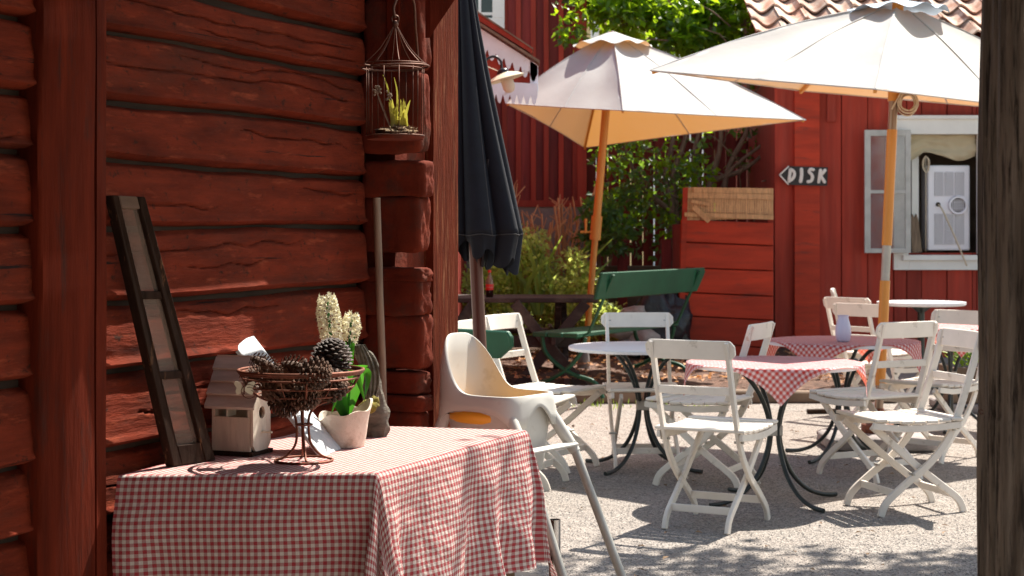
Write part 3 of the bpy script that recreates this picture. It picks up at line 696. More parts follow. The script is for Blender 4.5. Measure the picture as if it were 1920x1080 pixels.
# bark piece with moss and a carved grey leaf, behind the pot
bp = G(706,820,TZ); bko = thing('bark_piece', 'dark upright piece of bark with yellow moss behind the white pot', 'bark', bp)
mb = MB(); N = 14; rows = 30
for j in range(rows+1):
    q = j/rows; z = .003+q*.185; cx = .012*math.sin(q*3)-.014*q
    for i in range(N):
        a = 2*math.pi*i/N; r = (.030+.006*math.sin(q*7))*(1-.45*q**3)*(1+.35*nz(math.cos(a)*2, math.sin(a)*2, q*6))
        mb.v.append(bp+V3((cx+r*math.cos(a), r*.7*math.sin(a), z)))
for j in range(rows):
    for i in range(N): mb.f.append((j*N+i, j*N+(i+1)%N, (j+1)*N+(i+1)%N, (j+1)*N+i))
mb.f.append(tuple(rows*N+i for i in range(N))); mb.build('bark', m_bark, parent=bko, smooth=60)
mb = MB(); rock(mb, P(690,762,4.93), .026,.02,.016, n=10, seed=4, pw=2, amp=.5); rock(mb, P(703,752,4.96), .014,.014,.014, n=8, seed=9, pw=2, amp=.5); mb.build('moss', m_moss, parent=bko, smooth=180)
lf = P(690,700,5.03); lfo = thing('bark_slab', 'grey ridged slab of bark leaning behind the hyacinth leaves', 'bark', P(700,806,5.03))
mb = MB(); mb.grid(lambda a, b_: P(664+a*36*(.3+.7*math.sin(math.pi*min(1,.1+b_*.9)))+b_*24, 648+b_*120, 5.0)+V3((0,.02*abs(a-.5)+.004*math.sin((a-.5)*2*14+b_*9),0)), 30, 40)
o_ = mb.build('slab', m_bark, parent=lfo, smooth=180); sm = o_.modifiers.new('thickness', 'SOLIDIFY'); sm.thickness = .008; sm.offset = 1
mb = MB(); c0 = G(716,806,TZ); mb.tube(spl([c0+V3((-.012,0,.002)), c0+V3((.012,0,.002)), c0+V3((.014,0,.04)), c0+V3((.004,0,.045))], 4), .0016, 6)
tag(mb.build('bent_wire', m_wire, loc=c0), 'short bent wire standing beside the bark at the back of the table', 'wire')
# stick in the corner
s0, s1 = P(723,806,5.42), P(706,371,5.46); s0.z = .0; s0 += V3((.02,0,0)); 
mb = MB(); pts = [s0.lerp(s1, i/14)+V3((.003*nz(i*.6),0,0)) for i in range(15)]; mb.tube(pts, .012, 10)
tag(mb.build('wooden_stick', m_stick, loc=(s0.x,s0.y,0), smooth=60), 'long grey brown wooden stick leaning in the log corner', 'stick')

# ------------------------------------------------------------------ bird cage
kc = P(741,258,5.2); cg = thing('bird_cage', 'rusty round wire bird cage hanging from a hook by the log corner', 'bird cage', kc)
mb = MB(); mb.lathe([(.086,-.006),(.088,0),(.088,.004),(.08,.004)], 36, c=kc); mb.build('floor_tray', m_log_end, parent=cg)
mb = MB(); zt = 1.35-(126-430)/F*5.2-kc.z
ring(mb, .088, .006, .0022, c=kc); ring(mb, .102, zt, .0028, c=kc, tilt=.004); ring(mb, .094, zt+.010, .002, c=kc); ring(mb,.082,zt-.004,.0018,c=kc)
for i in range(12):
    a = 2*math.pi*i/12+.2; mb.tube([kc+V3((.087*math.cos(a), .087*math.sin(a), .004)), kc+V3((.088*math.cos(a), .088*math.sin(a), zt))], .0014, 5)
ap = kc+V3((0,0,zt+.135))
for i in range(8):
    a = 2*math.pi*i/8+.2; mb.tube(spl([kc+V3((.094*math.cos(a), .094*math.sin(a), zt+.01)), kc+V3((.045*math.cos(a), .045*math.sin(a), zt+.06)), ap], 5), .0014, 5)
mb.build('wire_bars', m_wire, parent=cg, smooth=180)
mb = MB(); mb.tube([ap+V3((.011*math.cos(a/3), 0, .012+.011*math.sin(a/3))) for a in range(19)], .0022, 6, closed=True); rock(mb, ap+V3((0,0,-.004)), .010,.010,.012, n=8, pw=2); mb.build('hanging_loop', m_wire, parent=cg, smooth=180)
hk = thing('wall_hook', 'curved iron hook on the log corner holding the bird cage', 'hook', ap)
mb = MB(); wl = W(TC-.06, .09, ap.z-.05)
mb.tube(spl([ap+V3((0,0,.014)), ap+V3((-.004,0,.05)), ap+V3((.02,.03,.10)), ap+V3((.05,.08,.08)), ap+V3((.055,.12,0)), V3((ap.x+.055, wl.y-.12, ap.z-.06)), V3((ap.x+.05, wl.y+.02, ap.z-.08))], 6), .004, 8)
mb.build('hook_rod', m_wire, parent=hk, smooth=180)
cp = thing('caged_plant', 'yellow green bulb shoots in mossy soil inside the bird cage', 'plant', kc+V3((.02,0,.005)))
mb = MB(); rock(mb, kc+V3((.012,0,.016)), .062,.06,.016, n=14, pw=2, amp=.6)
for i in range(260):
    a = rnd(0,6.28); r = rnd(0,.062); mb.leaf(kc+V3((.012+r*math.cos(a), r*math.sin(a), .022+.014*(1-r/.06))), (rnd(-1,1),rnd(-1,1),rnd(0,1)), (0,0,1), rnd(.008,.018), .003)
mb.build('moss_mound', m_soil, parent=cp)
mb = MB()
for cx, n_, hh in ((-.002, 10, .085), (.028, 9, .085)):
    for i in range(n_):
        a = rnd(0,6.28); lean = rnd(.05,.35); b0 = kc+V3((cx+rnd(-.008,.008), rnd(-.01,.01), .02)); h_ = hh*rnd(.6,1.25)
        blade(mb, [b0, b0+V3((lean*h_*.3*math.cos(a),lean*h_*.3*math.sin(a),h_*.5)), b0+V3((lean*h_*math.cos(a),lean*h_*math.sin(a),h_))], .010, n=4)
blade(mb, [kc+V3((0,0,.02)), P(728,170,5.2), P(718,140,5.2)], .004); blade(mb, [kc+V3((0,0,.02)), P(745,180,5.2), P(739,145,5.2)], .004)
mb.build('shoots', m_yshoot, parent=cp, smooth=180)
mb = MB()
blade(mb, [kc+V3((-.01,0,.02)), P(715,195,5.18), P(706,170,5.18)], .005)
for c0, n_ in ((P(707,170,5.18), 22), (P(727,178,5.18), 14)):
    for i in range(n_): rock(mb, c0+V3((rnd(-.012,.012),rnd(-.008,.008),rnd(-.014,.012))), .0035,.0035,.004, n=4, pw=2)
mb.build('faded_bloom', m_stick, parent=cp)
# ------------------------------------------------------------------ high chair
hc0 = V3((-.045, 5.61, 0)); HR = Matrix.Rotation(R(-35), 3, 'Z')
hch = thing('high_chair', 'cream plastic high chair with metal legs behind the gingham table', 'high chair', hc0)
def H(x, y, z): return hc0+HR @ V3((x, y, z))
HX, HY = .152, .142
def plan(a, k):                            # superellipse plan, k scales
    c_, s_ = math.cos(a), math.sin(a); q = (abs(c_)**5+abs(s_)**5)**(-1/5); return (HX*k*q*c_, HY*k*q*s_)
def rimh(a):                               # rises at the back (a=pi)
    d = abs((a+math.pi) % (2*math.pi)-math.pi)
    return .815+.19*(1/(1+math.exp(((math.pi-d)-.95)*9)))
NA = 96
prof = [ # (k, frac to low, inner)
 (1.09,0.0),(1.06,.35),(1.03,.75),(1.0,.97),(.985,1.0),(.95,1.0),(.93,.985)]
def shellv(i, j):
    a = 2*math.pi*i/NA
    h = rimh(a); low = .712+.0*a
    side = abs(math.sin(a)); frontness = max(0, math.cos(a))
    low += .055*max(0, 1-(math.cos(a)/.72)**4)*(side > .5)       # arch under the arms
    if frontness > .6: low += .065*max(0, 1-(math.sin(a)/.45)**2)
    nO = len(prof)
    if j < nO:
        k, f = prof[j]; x, y = plan(a, k+ (.0)); z = low+(h-low)*f
    else:
        q = (j-nO+1)/8; k = .93-.16*q**1.5; x, y = plan(a, k); z = h-.012-(h-.57)*min(1, q*1.05); 
        if q > .99: z = .565
    if math.cos(a) < 0:                     # backrest rounds inward towards its top
        up = max(0, (z-.80)/.21); y *= (1-.42*up**3.2); x -= .02*up
    return H(x, y, z)
mb = MB(); NJ = len(prof)+8
for j in range(NJ):
    for i in range(NA): mb.v.append(shellv(i, j))
for j in range(NJ-1):
    for i in range(NA): mb.f.append((j*NA+i, j*NA+(i+1)%NA, (j+1)*NA+(i+1)%NA, (j+1)*NA+i))
mb.f.append(tuple((NJ-1)*NA+i for i in range(NA)))
o_ = mb.build('shell', m_plastic, parent=hch, smooth=50); q_ = o_.modifiers.new('thickness', 'SOLIDIFY'); q_.thickness = .004
mb = MB(); rock(mb, H(-.01,-.03,.742), .135,.115,.035, M=HR, n=12, pw=2.6, amp=.0); mb.build('seat_cushion', m_yellow, parent=hch, smooth=180)
for sx, sy in ((1,-1),(1,1),(-1,-1),(-1,1)):
    a0 = H(sx*HX*.84, sy*HY*.8, .75); a1 = H(sx*(HX+(.06 if sx > 0 else .02)), sy*HY*.98, .62); a2 = H(sx*(HX+(.32 if sx > 0 else .12)), sy*(HY+.03), .0)
    mb = MB(); mb.tube([a0, a0.lerp(a1,.5), a1], [.020,.021,.018], 12); mb.build('leg_socket', m_plastic, parent=hch, smooth=60)
    mb = MB(); d_ = (a2-a1); mb.tube([a1+d_*-.05, a2], .015, 12); mb.build('leg', m_alu, parent=hch, smooth=60)
mb = MB()
mb.beam(H(HX+.05,-HY,.645), H(HX+.05,HY,.645), .012, .045, side=(0,0,1)); mb.build('leg_brace', m_plastic, parent=hch, bev=.004)

# steel tube behind the cloth
c0 = P(1040,974,5.45); bz = 0
st = thing('steel_tube', 'short open polished steel tube standing behind the tablecloth corner', 'tube', (c0.x, c0.y, 0))
mb = MB(); mb.lathe([(.019,.012),(.019,c0.z),(.0165,c0.z),(.0165,.02)], 24, c=(c0.x,c0.y,0)); mb.build('tube_wall', m_steel, parent=st, smooth=40)
mb = MB(); mb.lathe([(.15,0),(.15,.02),(.03,.035),(.02,.035)], 24, c=(c0.x,c0.y,0)); mb.build('foot_plate', m_steel, parent=st, smooth=40)

# ------------------------------------------------------------------ folded black umbrella
b0 = P(902,440,6.4); b0.z = 0; b1 = P(866,-60,6.4)
fu = thing('folded_umbrella', 'closed black umbrella with hanging pleats on a brown pole', 'umbrella', (b0.x-.02, 6.4, 0))
pt = P(866,-60,6.4); pbm = P(893,500,6.4); dpl = (pbm-pt).normalized()
mb = MB(); mb.tube([pt-dpl*.1, pbm+dpl*1.2+V3((0,0,0))], .0245, 20); mb.build('pole', m_brownpole, parent=fu, smooth=60)
mb = MB(); e_ = pbm+dpl*1.2; mb.lathe([(.22,0),(.22,.03),(.05,.06),(.035,.10)], 28, c=(e_.x,6.4,0)); mb.build('base', m_blackmetal, parent=fu, smooth=40)
def fold(a, q, sc_=1.0, flare=0):
    ang = 2*math.pi*a
    c_ = P(866,-60,6.4).lerp(P(903,440,6.4), q)
    r = (.033+.120*q**1.35)*sc_
    pl = abs(math.cos(ang*4+.7*math.sin(ang*2)))**.7
    r *= (.66+.34*pl+.08*math.sin(ang*3+q*3))
    dz = (.003*math.cos(ang*8)*(q > .98))
    return c_+V3((r*math.cos(ang), r*math.sin(ang), dz))
mb = MB(); mb.grid(lambda a, b_: fold(a, b_), 192, 40); o_ = mb.build('canopy', m_blackfab, parent=fu, smooth=180); q_ = o_.modifiers.new('t', 'SOLIDIFY'); q_.thickness = .0015
mb = MB()
def skirt(a, b_):
    ang = 2*math.pi*a; p = fold(a, 1.0, .985-.12*b_); p.z -= .001+b_*(.085+.045*math.cos(ang-.4)+.028*math.cos(ang*8+1)); p.x += .004*math.cos(ang*16); return p
mb.grid(skirt, 192, 8); mb.build('valance', m_blackfab, parent=fu, smooth=180)
mb = MB()
mb.tube([fold(a/192., 1.0, 1.005) for a in range(0,192,2)], .0022, 6, closed=True)
for a in (.085, .96): mb.tube([fold(a, q/30., 1.01) for q in range(2, 31)], .0022, 6)  # paler lines painted on the pleats where they catch light
mb.tube([fold(.80, .45+.55*q/20., 1.0) for q in range(21)], .003, 6)
mb.build('hem', m_fabedge, parent=fu, smooth=180)  # hem ring together with the painted fold highlights
mb = MB()
for k in range(6):
    a = k*1.05; mb.tube([P(900,470,6.4)+V3((.02*math.cos(a),.02*math.sin(a),-.06)), P(895,300,6.4)+V3((.08*math.cos(a),.08*math.sin(a),0))], .005, 6)
mb.build('rib', m_blackmetal, parent=fu)

# ------------------------------------------------------------------ open umbrellas
BOW = .045
def umbrella(name, label, apex, cor, base, joints, capcol, vcap, mid_low=.06):
    t = thing(name, label, 'umbrella', base, 'open white umbrellas over the cafe tables')
    apex = V3(apex); n = len(cor); cen = sum(cor, V3())/n
    ax = (apex-base).normalized()
    mb = MB(); NE, NS = 26, 22
    for k in range(n):
        a_, b_ = cor[k], cor[(k+1)%n]
        def fn(e, s_, a_=a_, b_=b_, k=k):
            s_ = .10+.90*s_; ed = a_.lerp(b_, e); ed = ed+(cen-ed)*.035*math.sin(math.pi*e)
            p = apex.lerp(ed, s_); p += ax*(BOW*math.sin(math.pi*s_)*(1-.75*abs(math.sin(2*math.pi*e))-.25*math.sin(math.pi*e)))       # ribs bow up, panels sag
            p += ax*(.010*nz(p.x*3, p.y*3, k)+.006*math.sin(e*math.pi*6)*s_*s_*math.sin(math.pi*e)*0+.012*max(0,nz(e*9, s_*2.2, k*3.3))*(s_))
            return p
        mb.grid(fn, NE, NS)
    import bmesh
    o = mb.build('canopy', m_canvas, parent=t, smooth=50)
    bm = bmesh.new(); bm.from_mesh(o.data); bmesh.ops.remove_doubles(bm, verts=bm.verts, dist=.0006); bmesh.ops.recalc_face_normals(bm, faces=bm.faces); bm.to_mesh(o.data); bm.free()
    # seams and hems
    for k in range(n):
        mb = MB(); a_ = cor[k]; pts = []
        for q in range(2, 23):
            s_ = .10+.90*(q/22); pts.append(apex.lerp(a_, s_)+ax*(BOW*math.sin(math.pi*s_)+.0))
        mb.tube(pts, .006, 5)
        b_ = cor[(k+1)%n]; mb.tube([(lambda ed: ed+(cen-ed)*.035*math.sin(math.pi*q/16))(a_.lerp(b_, q/16)) for q in range(17)], .005, 5)
        mb.build('hem', m_canvas, parent=t)
    for k in range(n):
        mid = (cor[k]+cor[(k+1)%n])/2; mid = mid+(cen-mid)*.035; mb = MB(); mb.tube([apex.lerp(mid, .1+.9*q/20)+ax*(BOW*.75*math.sin(math.pi*(.1+.9*q/20))+.001) for q in range(1, 21)], .0055, 6); mb.build('seam', m_canvas, parent=t)
    # vent cap with wavy rim
    mb = MB()
    def cap(e, s_):
        an = 2*math.pi*e; 
        d = V3((math.cos(an), math.sin(an), 0)); r = vcap*s_*(1+.05*math.cos(an*4)); sl_ = (apex.z-cen.z)/((cor[0]-cen).length)
        return apex+d*r+ax*.02+V3((0,0,-r*sl_*.55+.016*math.sin(an*9)*s_**4))
    mb.grid(cap, 120, 14); mb.build('vent_cap', capcol, parent=t, smooth=180)
    # pole in sections
    mb0 = {}
    for i, (p0, p1, r, m_, nm) in enumerate(joints):
        mb = MB(); mb.tube([p0, p1], r, 18); mb.build(nm, m_, parent=t, smooth=60)
    # ribs and struts
    hub = apex-ax*.05; run = apex-ax*.42
    tg = []
    for k in range(n): tg += [cor[k]]
    for k, c_ in enumerate(tg):
        mb = MB(); pts = [apex.lerp(c_, q/8)+ax*(BOW*math.sin(math.pi*q/8)-.022) for q in range(1, 9)]; pts[-1] = c_+(cen-c_)*.01-ax*.012
        mb.sweep(pts, (c_-apex).cross(ax), .018, .022); mb.build('rib', m_orangewood, parent=t)
        mb = MB(); mp_ = pts[4]; mb.beam(run, mp_, .016, .02); mb.build('strut', m_orangewood, parent=t)
    mb = MB(); mb.tube([run+ax*.04, run-ax*.05], .036, 16); mb.tube([hub+ax*.06, hub-ax*.03], .036, 16); mb.build('hub', m_orangewood, parent=t, smooth=60)
    return t
# left umbrella
bL = G(1093,722); bL = V3((bL.x, 15.4, 0)); DL = 15.4; bL.x = (1094-960)/F*DL
aL = P(1148,62,DL)
def onpole(a, b_, py, d):                   # point of the pole at image row py
    z = 1.35-(py-430)/F*d; q = (z-b_.z)/(a.z-b_.z); return b_.lerp(a, q)
cL = [P(948,194,DL-.25), P(1168,207,DL-1.45), P(1511,225,DL+.2), P(1096,277,DL+1.4)]
umbL = umbrella('cafe_umbrella', 'open white umbrella in the middle on an orange wood pole with a crank', aL, cL, bL,
  [(onpole(aL,bL,405,DL), aL, .036, m_orangewood, 'pole'), (bL, onpole(aL,bL,412,DL), .029, m_orangewood, 'lower_pole'), (onpole(aL,bL,450,DL), onpole(aL,bL,405,DL), .05, m_orangewood, 'crank_joint')], m_canvas, .34)
jp = onpole(aL,bL,435,DL); mb = MB(); mb.tube([jp, jp+V3((-.09,-.02,0)), jp+V3((-.09,-.02,.12))], .014, 8); mb.tube([jp+V3((-.09,-.02,0)), jp+V3((-.14,-.02,0))], .012, 8); mb.build('crank_handle', m_orangewood, parent=umbL)
mb = MB(); mb.lathe([(.24,0),(.24,.06),(.06,.09),(.05,.25),(.04,.25)], 24, c=bL); mb.build('stand', m_stone, parent=umbL, smooth=40)
# right umbrella
DR = 10.6; bR = P(1645,826,DR); bR.z = .0; aR = P(1684,4,DR)
cR = [P(1219,132,DR-.15), P(1641,167,DR-1.5), P(2095,222,DR+.1), P(1500,170,DR+1.3)]
js = [(245,aR,.030,m_bronze,'metal_sleeve'),]
umbR = umbrella('cafe_umbrella', 'big open white umbrella at right with pale blue cap and orange metal pole', aR, cR, bR,
  [(onpole(aR,bR,262,DR), aR, .027, m_bronze, 'metal_sleeve'), (onpole(aR,bR,190,DR), onpole(aR,bR,162,DR), .036, m_orangewood, 'collar'), (onpole(aR,bR,460,DR), onpole(aR,bR,243,DR), .0315, m_orangewood, 'wood_pole'), (onpole(aR,bR,530,DR), onpole(aR,bR,455,DR), .027, m_alu, 'metal_joint'),
   (onpole(aR,bR,722,DR), onpole(aR,bR,526,DR), .031, m_orangewood, 'lower_pole'), (bR+V3((0,0,.1)), onpole(aR,bR,718,DR), .027, m_bronze, 'foot_tube')], mk('pale blue cap cloth', (.45,.55,.66), .85, .05), .30)
mb = MB()
for k in range(5):
    c0 = P(1702,190+1.5*k,DR-.03); rr = .058+.012*math.sin(k*2.1)
    mb.tube([c0+V3((rr*.9*math.cos(2*math.pi*i/24), .01*math.sin(i)+.01*k-.02, rr*math.sin(2*math.pi*i/24))) for i in range(24)], .0055, 6, closed=True)
mb.tube([P(1672,205,DR-.05), P(1690,172,DR-.05), P(1700,170,DR-.03)], .005, 6)
tag(mb.build('rope_coil', m_ropecol, loc=P(1700,190,DR), smooth=180), 'coil of pale rope hanging under the right umbrella beside its pole', 'rope')
mb = MB(); c0 = V3((bR.x, bR.y, .0)); rock(mb, c0+V3((0,0,.045)), .34,.30,.045, n=14, pw=8, amp=.04); slab = mb.build('umbrella_base', m_stone, loc=c0, smooth=50); 
tag(slab, 'flat pale stone slab holding down the right umbrella pole', 'umbrella base')
mb = MB(); mb.lathe([(.10,.09),(.10,.14),(.05,.17),(.04,.24),(.031,.24)], 20, c=c0); mb.build('socket', m_rust, parent=umbR, smooth=40)

# ------------------------------------------------------------------ folding chairs
def make_chair():
    t = thing('folding_chair', '', 'chair', (0,0,0), 'white wooden folding chairs around the cafe tables', world=False)
    for sx in (-1, 1):
        mb = MB(); x = .178*sx
        mb.sweep(spl([(x,-.345,.855),(x,-.285,.66),(x,-.215,.46),(x,-.155,.34),(x,-.06,.235),(x,.06,.145),(x,.155,.065),(x,.185,0)], 4), (1,0,0), .019, .034)
        mb.build('back_leg', m_chair, parent=t, bev=.003)
        mb = MB(); x = .150*sx
        mb.sweep(spl([(x,.215,.425),(x,.12,.345),(x,-.01,.235),(x,-.13,.145),(x,-.235,.065),(x,-.265,0)], 4), (1,0,0), .019, .034)
        mb.build('front_leg', m_chair, parent=t, bev=.003)
    mb = MB(); pts = []
    for i in range(7):                      # slats run across, in a shallow dip
        y = -.20+i*.066; z = .452-.010*math.sin(math.pi*i/6)+(.004 if i == 6 else 0); mb.box(-.215,.215,y-.030,y+.030,z-.008,z+.008)
    mb.build('seat', m_chair, parent=t, bev=.004)
    for sx in (-1, 1):
        mb = MB(); x = .199*sx; mb.sweep([(x,-.225,.425),(x,-.1,.415),(x,0,.411),(x,.1,.413),(x,.235,.43)], (1,0,0), .016, .032)
        mb.build('seat_rail', m_chair, parent=t, bev=.002)
    # curved backrest board with rounded corners
    mb = MB(); nx = 20; w_, h_ = .212, .043
    def outl(x):
        q = abs(x)/w_; return h_*(1 if q < .86 else math.sqrt(max(0, 1-((q-.86)/.14)**2))*.75+.25)
    base = len(mb.v)
    for i in range(nx+1):
        x = -w_+2*w_*i/nx; hh = outl(x) if 0 < i < nx else h_*.45; cv = .018*(x/w_)**2
        for yo in (-.008,.008):
            for s_ in (-1, 1): mb.v.append(V3((x, -.325+yo+cv-.018-.0*s_+(.0 if s_ < 0 else -.012), .818+hh*s_)))
    for i in range(nx):
        k = base+4*i; mb.f += [(k,k+1,k+5,k+4),(k+3,k+2,k+6,k+7),(k+1,k+3,k+7,k+5),(k+2,k,k+4,k+6)]
    mb.f += [(base,base+2,base+3,base+1),(base+4*nx,base+4*nx+1,base+4*nx+3,base+4*nx+2)]
    mb.build('backrest', m_chair, parent=t, bev=.003)
    mb = MB(); mb.box(-.17,.17,-.292,-.276,.615,.652); mb.build('middle_rail', m_chair, parent=t, bev=.003)
    mb = MB(); mb.box(-.17,.17,.10,.114,.088,.122); mb.build('stretcher', m_chair, parent=t, bev=.002)
    mb = MB(); mb.box(-.142,.142,-.205,-.191,.075,.108); mb.build('stretcher', m_chair, parent=t, bev=.002)
    for sx in (-1, 1):
        for y, z in ((-.19,.40),(.022,.195),(-.335,.815)):
            mb = MB(); mb.tube([(sx*.155,y,z),(sx*.200,y,z)], .006, 8); mb.build('bolt', m_alu, parent=t)
    return t
ch0 = make_chair(); used = False
def chair(x, y, fx_, fy_, label):
    global used
    c = ch0 if not used else copy_tree(ch0); used = True
    c.location = (x, y, 0); c.rotation_euler = (0, 0, math.atan2(-fx_, fy_)); c['label'] = label; return c
def seatpos(px, py):
    d = .9*F/(py-430); return ((px-960)/F*d, d)
CH = [(1345,797,.47,.88,'nearest folding chair with its back to the viewer and seat under the front gingham table'),
 (1207,727,.04,-1,'folding chair facing the viewer behind the bare round table'),
 (1312,747,-.9,.43,'folding chair seen from behind between the bare table and the front gingham table'),
 (1684,780,-.965,-.26,'folding chair at right seen from its side with crossed legs in front of the others'),
 (1624,738,-.48,.88,'folding chair with its back to the viewer in front of the vase table'),
 (1747,716,-.72,-.69,'folding chair facing left beside the far right gingham table'),
 (1038,728,.86,-.5,'folding chair left of the bare round table with the green bench behind it'),
 (982,749,.95,-.3,'folding chair mostly hidden by the high chair and the black umbrella pole')]
for px, py, a, b_, lb in CH:
    x, y = seatpos(px, py); chair(x, y, a, b_, lb)
chair(2.53, 11.5, .72, .69, 'folding chair directly behind the orange umbrella pole')
chair(2.66, 12.5, .75, .66, 'folding chair just left of the umbrella pole behind the lilac vase')
chair(2.98, 14.0, .97, -.2, 'farthest folding chair showing only a narrow edge above the vase')

# ------------------------------------------------------------------ round iron tables
def round_table(x, y, r, label, zt=.69, rot=0, top=m_tabletop):
    t = thing('round_table', label, 'table', (x,y,0), 'round cafe tables with bent iron legs')
    mb = MB(); mb.lathe([(r-.02,zt-.022),(r-.002,zt-.020),(r,zt-.012),(r,zt-.004),(r-.004,zt)], 64, c=(x,y,0)); mb.build('tabletop', top, parent=t, smooth=40)
    for k in range(4):
        a = rot+k*math.pi/2; c_, s_ = math.cos(a), math.sin(a)
        path = [(.23,zt-.025),(.17,zt-.06),(.10,zt-.14),(.05,zt-.235),(.030,zt-.33),(.045,.26),(.10,.145),(.19,.06),(.29,.020),(.385,.012)]
        mb = MB(); mb.tube(spl([V3((x+q*c_, y+q*s_, z)) for q, z in path], 5), .0115, 10); mb.build('leg', m_tableblk, parent=t, smooth=60)
    mb = MB(); mb.box(x-.036,x+.036,y-.036,y+.036,zt-.36,zt-.305); mb.build('collar', m_alu, parent=t, bev=.004)
    return t
def cloth_on(x, y, r, half, ang, label, zt=.69):
    mb = MB()
    def fn(i, j):
        a, b_ = (i*2-1)*half, (j*2-1)*half; rr = math.hypot(a, b_); th = math.atan2(b_, a)
        if rr <= r: px_, py_, z = a, b_, zt+.0035+.001*nz(a*8,b_*8)
        else:
            h = rr-r; q = r+.008+.10*h+.055*h*math.sin(th*16)+.10*h*nz(math.cos(th)*3, math.sin(th)*3, h*2); px_, py_, z = q*math.cos(th), q*math.sin(th), zt+.0035-h*.97
        c_, s_ = math.cos(ang), math.sin(ang); return (x+px_*c_-py_*s_, y+px_*s_+py_*c_, z)
    mb.grid(fn, 90, 90, uv=lambda i, j: ((i*2-1)*half, (j*2-1)*half))
    return tag(mb.build('gingham_cloth', m_ging2, loc=(x,y,zt), smooth=180), label, 'tablecloth', 'gingham cloths on the round cafe tables')
round_table(.739, 9.65, .42, 'bare grey white round table without any cloth', rot=R(225-360)+.15)
round_table(1.30, 8.45, .425, 'front round table under a gingham cloth with curled iron legs', rot=R(-62))
cloth_on(1.30, 8.45, .428, .43, R(40), 'gingham cloth on the front table with a corner pointing at the viewer')
round_table(1.956, 10.1, .44, 'round table under gingham that carries the lilac white vase', rot=R(-40))
cloth_on(1.956, 10.1, .443, .44, R(14), 'gingham cloth under the lilac white vase')
round_table(2.98, 11.6, .40, 'round table under gingham at the far right behind the timber post', rot=R(-20))
cloth_on(2.98, 11.6, .403, .42, R(40), 'gingham cloth on the far right table beside the timber post')
t5 = thing('white_bistro_table', 'distant white tabletop on a dark leg against the red cabin wall', 'table', (3.5,14.6,0))
mb = MB(); mb.lathe([(.36,.70),(.375,.71),(.375,.73)], 40, c=(3.5,14.6,0)); mb.build('tabletop', m_tabletop, parent=t5, smooth=40)
mb = MB(); mb.tube([(3.5,14.6,.02),(3.5,14.6,.64),(3.5,14.6,.70)], [.03,.03,.1], 12); mb.lathe([(.24,0),(.24,.02),(.04,.05)], 24, c=(3.5,14.6,0)); mb.build('leg', m_tableblk, parent=t5, smooth=40)
vx, vy = (1581-960)/F*9.95, 9.95
mb = MB(); mb.lathe([(.030,0),(.040,.01),(.046,.05),(.044,.085),(.034,.125),(.030,.14),(.034,.155),(.030,.155),(.026,.13),(.03,.03)], 32, c=(vx,vy,.6945)); tag(mb.build('vase', m_vase, loc=(vx,vy,.6945), smooth=60), 'small lilac white vase on the gingham table near the umbrella pole', 'vase')

# ------------------------------------------------------------------ green benches
def bench(name, label, A, Bp, back_off, seat_h, top_h, face, bh=.15, ov=0):
    A, Bp = V3(A), V3(Bp); t = thing(name, label, 'bench', (A+Bp)/2, 'green painted garden benches')
    ln = (Bp-A).normalized(); f = V3(face).normalized()
    def K(along, out, z): return A+ln*along+f*out+V3((0,0,z))
    L = (Bp-A).length
    mb = MB()
    for k in range(3): mb.hexa([K(-.12,.03+k*.135,seat_h-.035),K(L+.12,.03+k*.135,seat_h-.035),K(L+.12,.155+k*.135,seat_h-.035),K(-.12,.155+k*.135,seat_h-.035),K(-.12,.03+k*.135,seat_h),K(L+.12,.03+k*.135,seat_h),K(L+.12,.155+k*.135,seat_h),K(-.12,.155+k*.135,seat_h)])
    mb.build('seat', m_green, parent=t, bev=.006)
    th = .03; tl = back_off
    def bk(z): return -tl*(z-seat_h)/(top_h-seat_h)
    z0, z1 = top_h-bh, top_h
    poly = [K(-.14,bk(z0),z0),K(L+.10,bk(z0),z0),K(L+.16,bk(z1),z1),K(-.10,bk(z1),z1)]
    b0_ = bk((z0+z1)/2)-.0; b1_ = b0_-.03; poly = [K(-.16,b0_+.02,z0),K(L+.10+ov*.8,b0_+.02,z0),K(L+.15+ov,b0_,z0+.45*bh),K(L+.17+ov,b1_,z0+.8*bh),K(L+.15+ov,b1_,z1),K(-.15,b1_,z1)]
    mb = MB(); mb.prism(poly, f*th); mb.build('backrest', m_green, parent=t, bev=.006)
    for al in (.0, L):
        mb = MB(); mb.sweep([K(al, .10, seat_h-.05), K(al,-.01,seat_h), K(al,bk(top_h-.02)-.012,top_h-.02)], ln, .035, .016)
        mb.build('back_support', m_green, parent=t, bev=.003)
        mb = MB(); mb.tube(spl([K(al,.02,seat_h-.04),K(al,.05,seat_h-.14),K(al,.16,seat_h-.27),K(al,.32,seat_h-.37),K(al,.46,.08),K(al,.50,.0)], 5), .017, 8); mb.build('leg', m_green, parent=t, smooth=60)
        mb = MB(); mb.tube(spl([K(al,.40,seat_h-.04),K(al,.37,seat_h-.16),K(al,.26,seat_h-.26),K(al,.12,seat_h-.33),K(al,-.06,.12),K(al,-.13,.0)], 5), .017, 8); mb.build('leg', m_green, parent=t, smooth=60)
    return t
Ab = P(1102,700,13.2); Ab.z = .05; Bb = P(1268,650,14.7); Bb.z = .05; lnv = (Bb-Ab).normalized(); fc = V3((-lnv.y, lnv.x, 0))
bench('garden_bench', 'green wooden garden bench with curved iron legs by the picnic table', Ab, Bb, .22, .50, .97, fc, bh=.205)
Ag = P(620,700,8.9); Ag.z = 0; Bg = P(868,700,8.3); Bg.z = 0; lnv = (Bg-Ag).normalized()
bench('garden_bench', 'green garden bench end behind the high chair and black umbrella', Ag, Bg, .12, .46, .875, V3((-lnv.y, lnv.x, 0)), bh=.135, ov=.24)

